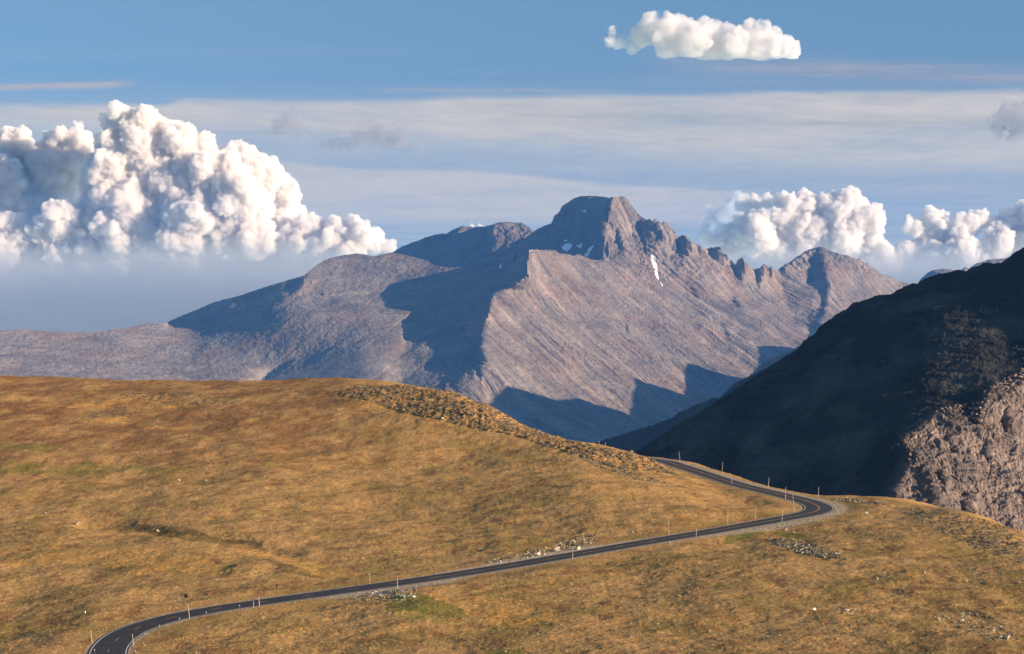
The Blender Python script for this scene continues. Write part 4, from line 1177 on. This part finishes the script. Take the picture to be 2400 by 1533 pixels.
# roadside delineators
GD = 'reflector posts along the near bend'
dl = [(339, 1485, 'reflector post at the inner edge of the near bend'), (371, 1466, 'reflector post on the inner road edge where the paving colour changes'), (418, 1449, 'reflector post just left of the leaning snow pole'),
      (481, 1434.5, 'reflector post right of the leaning snow pole'), (559.5, 1418.5, 'reflector post left of the small blue sign'), (314, 1527, 'reflector post at the bottom of the near bend'), (218, 1524, 'dark slim post on the outer shoulder at the bottom of the bend')]
for u_, v_, lb in dl:
    H = 1.15
    # base on the ground about 12 px under its head
    p = hit(u_, v_ + 12 if v_ < 1520 else v_ + 12)
    e = tag(bpy.data.objects.new('reflector_post', None), lb, 'marker post', GD); C.objects.link(e); e.location = p
    V, Fc = tube([0, 0, -.1], [0, 0, H], .035, .03); mesh_obj('post', V, Fc, M_steel, parent=e)
    bm_obj('reflector', box((0, -.045, H - .12), (.13, .02, .26)), M_refl, e)
p = hit(196, 1437)
V, Fc = tube([0, 0, -.1], [0, 0, .42], .11, .09); o = mesh_obj('survey_stake', V, Fc, M_refl); o.location = p
tag(o, 'short white marker stake standing in the grass left of the near bend', 'stake')

# two-post sign seen from behind
e = tag(bpy.data.objects.new('road_sign', None), 'square two-post road sign seen dark from behind beside the near bend', 'road sign'); C.objects.link(e)
p = hit(432.5, 1422); e.location = p
px = p[1] / F
H = 30.5 * px
for sx in (-1, 1):
    V, Fc = tube([sx * 3.6 * px, 0, -.2], [sx * 3.6 * px, 0, H], .065, .065); mesh_obj('post', V, Fc, M_wood, parent=e)
pn = bm_obj('sign_panel', box((0, .075, H - 5 * px), (9.0 * px, .03, 9.6 * px)), M_dark, e)
for dz in (-2.6, 2.6):
    bm_obj('crossbar', box((0, .03 , H - (5 + dz) * px), (8.4 * px, .05, .06)), M_dark, e)
e = tag(bpy.data.objects.new('warning_sign', None), 'narrow single-post sign seen dark from behind on the upper roadside', 'road sign'); C.objects.link(e)
p = hit(646.5, 1395); e.location = p; px = p[1] / F; H = 25 * px
V, Fc = tube([0, 0, -.2], [0, 0, H], .04, .04); mesh_obj('post', V, Fc, M_wood, parent=e)
bm_obj('sign_panel', box((0, .06, H - 3.8 * px), (3.6 * px, .025, 7.4 * px)), M_dark, e)
e = tag(bpy.data.objects.new('mile_marker', None), 'small blue sign on a pale post at the near roadside', 'road sign'); C.objects.link(e)
p = hit(592, 1424.5); e.location = p; px = p[1] / F; H = 20.5 * px
V, Fc = tube([0, 0, -.2], [0, 0, H], .05, .045); mesh_obj('post', V, Fc, M_pole, parent=e)
bm_obj('sign_panel', box((0, -.07, H - 2.4 * px), (3.6 * px, .02, 4.6 * px)), M_blue, e)
# culvert headwall
e = tag(bpy.data.objects.new('culvert', None), 'grey-green culvert end poking from the gravel bank under the road', 'culvert'); C.objects.link(e)
p = hit(943, 1402); e.location = p; px = p[1] / F
bm = box((0, 0, 4.0 * px), (9.5 * px, .7, 8.5 * px), .04)
bm_obj('headwall', bm, M_culv, e)
V, Fc = tube([0, -.36, 3.2 * px], [0, -.75, 3.0 * px], .24, .24, seg=16, cap=False); mesh_obj('pipe', V, Fc, M_steel, parent=e)

# ------------------------------------------------------------------ clouds
def cloud_mat(name, col=(1., .99, .98), dens=.008, nscale=0, lo=.4, hi=.6):
    k = NT(name)
    v = k.n('ShaderNodeVolumePrincipled'); v.inputs['Color'].default_value = col + (1,); v.inputs['Anisotropy'].default_value = -0.15
    v.inputs['Density'].default_value = dens
    if nscale:
        g = k.n('ShaderNodeNewGeometry')
        f = k.rng(k.noise(g.outputs['Position'], 1.0 / nscale, 4, .62), lo, hi, 0, dens)
        k.l(f, v.inputs['Density'])
    k.l(v.outputs[0], k.out.inputs['Volume'])
    return k.m
ICO = {}
def ico(sub):
    if sub not in ICO:
        bm = bmesh.new(); bmesh.ops.create_icosphere(bm, subdivisions=sub, radius=1.0)
        ICO[sub] = (np.array([v_.co[:] for v_ in bm.verts]), np.array([[l.index for l in f.verts] for f in bm.faces])); bm.free()
    return ICO[sub]
def cumulus(name, blobs, D, vox, mat, seed, levels=((8, .52), (7, .45), (4, .40)), base=None, fadeh=60., label=None, billow=1.0, soft=None, flat=None):
    r = np.random.default_rng(seed)
    px = D / F
    L = []
    for bl_ in blobs:
        u, v, rad = bl_[:3]; dz = bl_[3] if len(bl_) > 3 else 0
        c = P(u, v, D); c = c + np.array([0, r.uniform(-.5, .5) * rad * px - dz * px, 0])
        L.append((c, rad * px, 3))
    cur = L[:]
    for n_, f_ in levels:
        nxt = []
        for c, R_, _ in cur:
            for _k in range(n_):
                d = r.normal(size=3); d /= np.linalg.norm(d)
                d[1] = -abs(d[1]) if r.random() < .8 else d[1]
                if d[2] < -.35: d[2] = -d[2]
                rr = R_ * f_ * r.uniform(.6, 1.2)
                nxt.append((c + d * R_ * r.uniform(.62, .87), rr, 2))
        L += nxt; cur = nxt
    VV, FF = [], []; n0 = 0
    for c, R_, sub in L:
        if R_ < vox * px * .8: continue
        V, Fc = ico(sub); VV.append(V * R_ + c); FF.append(Fc + n0); n0 += len(V)
    o = mesh_obj(name, np.concatenate(VV), np.concatenate(FF), mat)
    md = o.modifiers.new('r', 'REMESH'); md.mode = 'VOXEL'; md.voxel_size = vox * px
    dg = bpy.context.evaluated_depsgraph_get()
    me = bpy.data.meshes.new_from_object(o.evaluated_get(dg))
    o.modifiers.clear(); o.data = me
    me.materials.clear(); me.materials.append(mat)
    n = len(me.vertices)
    co = np.empty(n * 3, np.float32); me.vertices.foreach_get('co', co); co = co.reshape(-1, 3)
    nm = np.empty(n * 3, np.float32); me.vertices.foreach_get('normal', nm); nm = nm.reshape(-1, 3)
    s = 60 * px; x_, y_, z_ = co.T.astype(float)
    d = billow * px * (13 * fbm(x_ / s, y_ / s, z_ / s, 3, seed, billow=True, gain=.6) + 8.0 * fbm(x_ / s * 3, y_ / s * 3, z_ / s * 3, 3, seed + 3, billow=True, gain=.62) + 3.0 * fbm(x_ / s * 8, y_ / s * 8, z_ / s * 8, 2, seed + 6))
    co2 = co + nm * d[:, None].astype(np.float32)
    if flat:
        zb = float(P(1200, flat, D)[2]); co2[:, 2] = np.where(co2[:, 2] < zb, zb + (co2[:, 2] - zb) * .3, co2[:, 2])
    me.vertices.foreach_set('co', co2.ravel().astype(np.float32))
    me.polygons.foreach_set('use_smooth', np.ones(len(me.polygons), bool))
    uu_, vv_ = vproj(*co2.T.astype(float))
    if base is not None:
        dens = 1 - sstep(base - fadeh, base + fadeh * .4, vv_ + 14 * fbm(uu_ / 60, vv_ / 30, 0, 3, seed))
        if soft: dens = dens * soft(uu_, vv_)
    else: dens = np.ones(n)
    dens = np.clip(dens, 0, 1)
    a_ = me.attributes.new('dens', 'FLOAT', 'POINT'); a_.data.foreach_set('value', dens.astype(np.float32))
    me.update()
    if label: tag(o, label[0], label[1], label[2] if len(label) > 2 else None)
    return o

M_cum = cloud_mat('cumulus', col=(.972, .940, .908), dens=.0095)
left = [(290, 290, 46), (335, 300, 52), (385, 325, 46), (435, 345, 48), (330, 380, 85), (425, 415, 85), (478, 352, 36), (250, 420, 62), (520, 425, 75), (575, 398, 48), (615, 428, 52), (650, 462, 52), (672, 505, 40), (560, 480, 90), (630, 520, 70), (350, 490, 110), (235, 520, 62), (450, 540, 95), (690, 540, 28),
        (150, 522, 50, 30), (185, 545, 40, 30), (60, 545, 45, 30), (20, 525, 26, 20), (110, 545, 38, 20), (300, 562, 55, 40), (380, 560, 50, 60), (450, 565, 55, 70), (540, 560, 55, 70), (610, 565, 50, 70), (735, 535, 32, 60), (785, 548, 34, 70), (840, 552, 36, 70), (880, 568, 30, 70), (912, 580, 20, 60), (700, 572, 42, 70), (760, 582, 42, 70), (820, 592, 36, 70),
        (0, 600, 50), (70, 600, 48), (140, 605, 46), (210, 600, 48), (280, 610, 45), (360, 612, 46), (440, 612, 44), (520, 610, 44), (600, 612, 44), (680, 612, 42), (760, 616, 36), (830, 614, 32), (-60, 560, 60), (-80, 480, 70),
        (20, 648, 44, -40), (100, 652, 46, -60), (190, 648, 42, -40), (270, 655, 46, -60), (350, 650, 44, -40), (430, 656, 44, -60), (510, 650, 42, -40), (590, 655, 42, -60), (670, 648, 40, -40), (745, 648, 38, -60), (400, 470, 120, 10), (500, 500, 110, 20)]
cumulus('cumulus_cloud', left, 52000, 2.0, M_cum, 21, base=615, flat=672, fadeh=75, label=('huge towering white cumulus cloud standing left of the mountains', 'cloud'))
left2 = [(30, 335, 34), (62, 350, 26), (8, 372, 34), (-30, 350, 40), (185, 296, 13), (130, 385, 62), (95, 440, 85), (185, 370, 55), (10, 450, 80), (160, 330, 28), (-60, 430, 80), (80, 520, 60)]
cumulus('cumulus_cloud', left2, 54000, 3.0, M_cum, 22, base=560, flat=600, fadeh=60, label=('shaded bluish cloud with two white tops behind the towering cumulus', 'cloud'))
right = [(1655, 560, 16), (1678, 568, 16), (1750, 548, 44), (1772, 560, 48), (1805, 562, 34), (1725, 570, 34), (1790, 590, 34), (1840, 500, 38), (1885, 500, 50), (1870, 545, 50), (1905, 545, 52), (1960, 500, 46), (1992, 476, 30), (2012, 484, 26), (2030, 520, 40), (1970, 555, 56), (1930, 585, 50), (1835, 600, 46), (2055, 588, 36), (1958, 456, 11), (1970, 466, 16),
         (1770, 484, 24, -30), (1745, 480, 20, -30), (1800, 475, 16, -30), (1700, 600, 30), (1880, 620, 40), (1980, 615, 40), (2060, 615, 34)]
cumulus('cumulus_cloud', right, 56000, 2.6, M_cum, 23, base=618, flat=640, fadeh=50, label=('cream coloured cumulus cloud behind the jagged ridge', 'cloud'))
right2 = [(2142, 532, 24), (2180, 510, 26), (2205, 530, 28), (2270, 528, 30), (2292, 516, 24), (2240, 562, 36), (2180, 585, 46), (2250, 600, 46), (2130, 600, 36), (2340, 532, 28), (2362, 520, 24), (2396, 488, 18), (2400, 520, 34), (2335, 572, 38), (2390, 590, 44), (2310, 606, 38), (2090, 618, 30), (2450, 520, 50), (2460, 580, 50), (2180, 625, 40), (2280, 630, 40)]
cumulus('cumulus_cloud', right2, 66000, 2.6, M_cum, 24, base=618, flat=645, fadeh=50, label=('row of lumpy cumulus clouds above the shaded hillside at the right', 'cloud'))
back = [(1725, 490, 34), (1700, 520, 40), (1670, 548, 28), (1750, 500, 34), (1790, 520, 40), (1740, 540, 50), (1830, 520, 40), (1690, 570, 40)]
M_cumd = cloud_mat('shaded_cumulus', dens=.003, col=(.75, .80, .86))
cumulus('cumulus_cloud', back, 70000, 3.2, M_cumd, 25, base=600, fadeh=60, label=('blue grey shaded cloud just right of the jagged ridge behind the cream cumulus', 'cloud'))
cumulus('cumulus_cloud', [(1092, 533, 7), (1106, 531, 8), (1126, 532, 7), (1136, 534, 6), (1112, 540, 10)], 60000, 1.6, M_cum, 26, base=560, label=('tiny bright cloud top peeking over the rounded peak', 'cloud'))
M_fluff = cloud_mat('fluffy_cloud', col=(.90, .88, .875), dens=.011, nscale=200., lo=.36, hi=.56)
top = [(1500, 85, 30), (1528, 66, 36), (1520, 45, 18), (1565, 82, 46), (1600, 62, 28), (1595, 42, 12), (1620, 95, 46), (1650, 76, 32), (1675, 62, 15), (1670, 100, 44), (1700, 82, 28), (1722, 104, 42), (1742, 84, 28), (1757, 60, 14), (1782, 74, 26), (1772, 108, 42), (1812, 84, 26), (1815, 112, 36), (1842, 104, 24), (1855, 122, 24), (1434, 84, 13), (1436, 70, 9), (1430, 98, 13), (1450, 102, 15), (1466, 100, 19), (1482, 110, 20), (1560, 118, 28), (1700, 130, 26), (1790, 130, 26)]
cumulus('cumulus_cloud', top, 27000, 1.8, M_fluff, 27, base=150, flat=136, fadeh=26, levels=((8, .42), (6, .42)), label=('lone fluffy white cloud floating high in the blue sky', 'cloud'), billow=.7,
        soft=lambda u, v: 1 - .75 * sstep(1470, 1425, u))
M_wisp = cloud_mat('wisp', col=(.40, .41, .48), dens=.004, nscale=330., lo=.42, hi=.62)
cumulus('wispy_cloud', [(668, 282, 26), (650, 302, 24), (690, 305, 26), (725, 315, 24), (760, 332, 24), (700, 325, 20)], 36000, 1.8, M_wisp, 28, base=345, fadeh=60, levels=((8, .42), (4, .42)), label=('torn grey wisp with a pale top right of the towering cumulus', 'cloud', 'grey wisps'), soft=lambda u, v: 0 * u + .62)
cumulus('wispy_cloud', [(850, 284, 12), (868, 308, 28), (905, 318, 32), (940, 325, 30), (978, 336, 22), (830, 330, 26), (795, 336, 22), (890, 338, 22)], 36000, 1.8, M_wisp, 29, base=350, fadeh=50, levels=((8, .42), (4, .42)), label=('torn grey wisp with a curled tip, nearer the flat-topped peak', 'cloud', 'grey wisps'), soft=lambda u, v: 0 * u + .66)

cumulus('wispy_cloud', [(2335, 285, 26), (2365, 270, 30), (2400, 290, 34), (2430, 260, 36), (2385, 320, 26), (2340, 310, 18)], 38000, 2.2, M_wisp, 30, base=360, levels=((7, .45), (5, .42)), label=('faint grey wisp at the right edge of the high cloud sheet', 'cloud', 'grey wisps'))
# sheets of high cloud, thin and level
def veil(name, H, u0, u1, v0, v1, dfun, mat, label, nu=420, nv=300):
    us = np.linspace(u0, u1, nu); vs_ = np.linspace(v0, v1, nv)
    U, V = np.meshgrid(us, vs_)
    a, b_ = ab(U, V); D = H / b_
    X = np.stack([a * D, D, b_ * D], -1)
    X[..., 2] += 60 * fbm(X[..., 0] / 3000, X[..., 1] / 3000, 0, 3, 9)
    dn = np.clip(dfun(U, V, X), 0, 1)
    o = mesh_obj(name, X.reshape(-1, 3), grid_faces(nv, nu), mat, {'dens': dn.reshape(-1)})
    tag(o, label, kind='stuff')
    return o
def veil_mat(name, col):
    k = NT(name)
    d = k.n('ShaderNodeBsdfDiffuse'); d.inputs['Color'].default_value = col + (1,)
    t = k.n('ShaderNodeBsdfTranslucent'); t.inputs['Color'].default_value = col + (1,)
    m = k.n('ShaderNodeMixShader'); m.inputs[0].default_value = .5
    k.l(d.outputs[0], m.inputs[1]); k.l(t.outputs[0], m.inputs[2])
    at = k.attr('dens'); tr = k.n('ShaderNodeBsdfTransparent'); m2 = k.n('ShaderNodeMixShader')
    k.l(at.outputs['Fac'], m2.inputs[0]); k.l(tr.outputs[0], m2.inputs[1]); k.l(m.outputs[0], m2.inputs[2])
    k.l(m2.outputs[0], k.out.inputs['Surface'])
    return k.m
M_veil = veil_mat('altostratus', (.64, .59, .63))
def dv1(U, V, X):
    xx, yy = X[..., 0] / 1000, X[..., 1] / 1000
    n = fbm(xx / 13, yy / 22, 0, 4, 301); n2_ = fbm(xx / 4.5, yy / 9, 0, 4, 303)
    w = 10 * n + 3 * n2_
    tp = np.interp(U, [-300, 0, 380, 430, 560, 900, 1300, 1700, 2050, 2400, 2700], [245, 243, 246, 232, 234, 232, 222, 214, 210, 212, 210])
    a = sstep(tp - 8, tp + 16, V + w)
    lo = np.interp(U, [0, 600, 1200, 2000, 2600], [330, 330, 372, 420, 430])
    a *= 1 - .55 * sstep(lo - 70, lo + 10, V + 2.5 * w)
    a *= .80 + .45 * n + .18 * n2_
    # second band lower down
    t2 = np.interp(U, [0, 640, 900, 1200, 1500, 1800, 2100, 2600], [372, 374, 384, 400, 428, 448, 475, 500])
    b2 = sstep(t2 - 6, t2 + 18, V + w) * (1 - sstep(500, 560, V + w)) * (1 - sstep(1850, 2150, U)) * (.85 + .3 * n)
    return np.maximum(a, b2) * .95 + .16 * sstep(150, 260, V)
veil('high_cloud_sheet', 6000, -500, 2900, 190, 575, dv1, M_veil, 'lavender grey sheets of high thin cloud in long level bands')
def dv2(U, V, X):
    xx, yy = X[..., 0] / 1000, X[..., 1] / 1000
    n = fbm(xx / 9, yy / 3, 0, 5, 311); n2_ = fbm(xx / 14, yy / 6, 0, 4, 313)
    s = np.exp(-((V - np.interp(U, [-200, 0, 200, 340], [208, 206, 200, 192])) / 7.0) ** 2) * (1 - sstep(250, 345, U)) * .75
    r_ = sstep(1440, 1700, U) * np.exp(-((V - np.interp(U, [1450, 1900, 2400], [130, 165, 178])) / 26.) ** 2) * (.35 + .5 * n)
    m_ = sstep(850, 900, U) * (1 - sstep(1250, 1500, U)) * np.exp(-((V - 212) / 6.0) ** 2) * .3 * (1 + n)
    return s + r_ + m_ + .22 * np.clip(n2_ + .1, 0, 1) * sstep(60, 200, V)
veil('thin_cloud_streaks', 7500, -500, 2900, 30, 260, dv2, M_veil, 'faint streaks of cirrus across the upper sky')
# haze deck added low over the plains: it thickens downwards and swallows the bases of the cumulus
k = NT('low_haze')
vp = k.n('ShaderNodeVolumePrincipled'); vp.inputs['Color'].default_value = (.52, .555, .60, 1); vp.inputs['Anisotropy'].default_value = 0.0
g = k.n('ShaderNodeNewGeometry'); sp = k.n('ShaderNodeSeparateXYZ'); k.l(g.outputs['Position'], sp.inputs[0])
nz = k.noise(g.outputs['Position'], 1 / 2600., 4, .6, None)
off = k.n('ShaderNodeMath', operation='MULTIPLY_ADD'); k.l(nz, off.inputs[0]); off.inputs[1].default_value = -1500.; k.l(sp.outputs['Z'], off.inputs[2])
mr = k.n('ShaderNodeMapRange'); mr.interpolation_type = 'SMOOTHSTEP'; mr.inputs[1].default_value = 200.; mr.inputs[2].default_value = -1300.; mr.inputs[3].default_value = 0; mr.inputs[4].default_value = .00062
k.l(off.outputs[0], mr.inputs[0]); k.l(mr.outputs[0], vp.inputs['Density']); k.l(vp.outputs[0], k.out.inputs['Volume'])
deck = bm_obj('low_haze_deck', box((0, 44500, -800), (44000, 8000, 4400), 0), k.m)
tag(deck, 'pale blue haze deck below the cumulus towers near the horizon', kind='stuff')
# ------------------------------------------------------------------ the air
k = NT('air')
vs_n = k.n('ShaderNodeVolumePrincipled')
vs_n.inputs['Color'].default_value = (.12, .40, 1.0, 1)
vs_n.inputs['Density'].default_value = 1.45e-5
vs_n.inputs['Anisotropy'].default_value = 0.1
k.l(vs_n.outputs[0], k.out.inputs['Volume'])
hz = bm_obj('haze', box((0, 11000, -500), (24000, 26000, 2700), 0), k.m)
tag(hz, kind='stuff')
hz['label'] = 'thin blue haze filling the valley air'
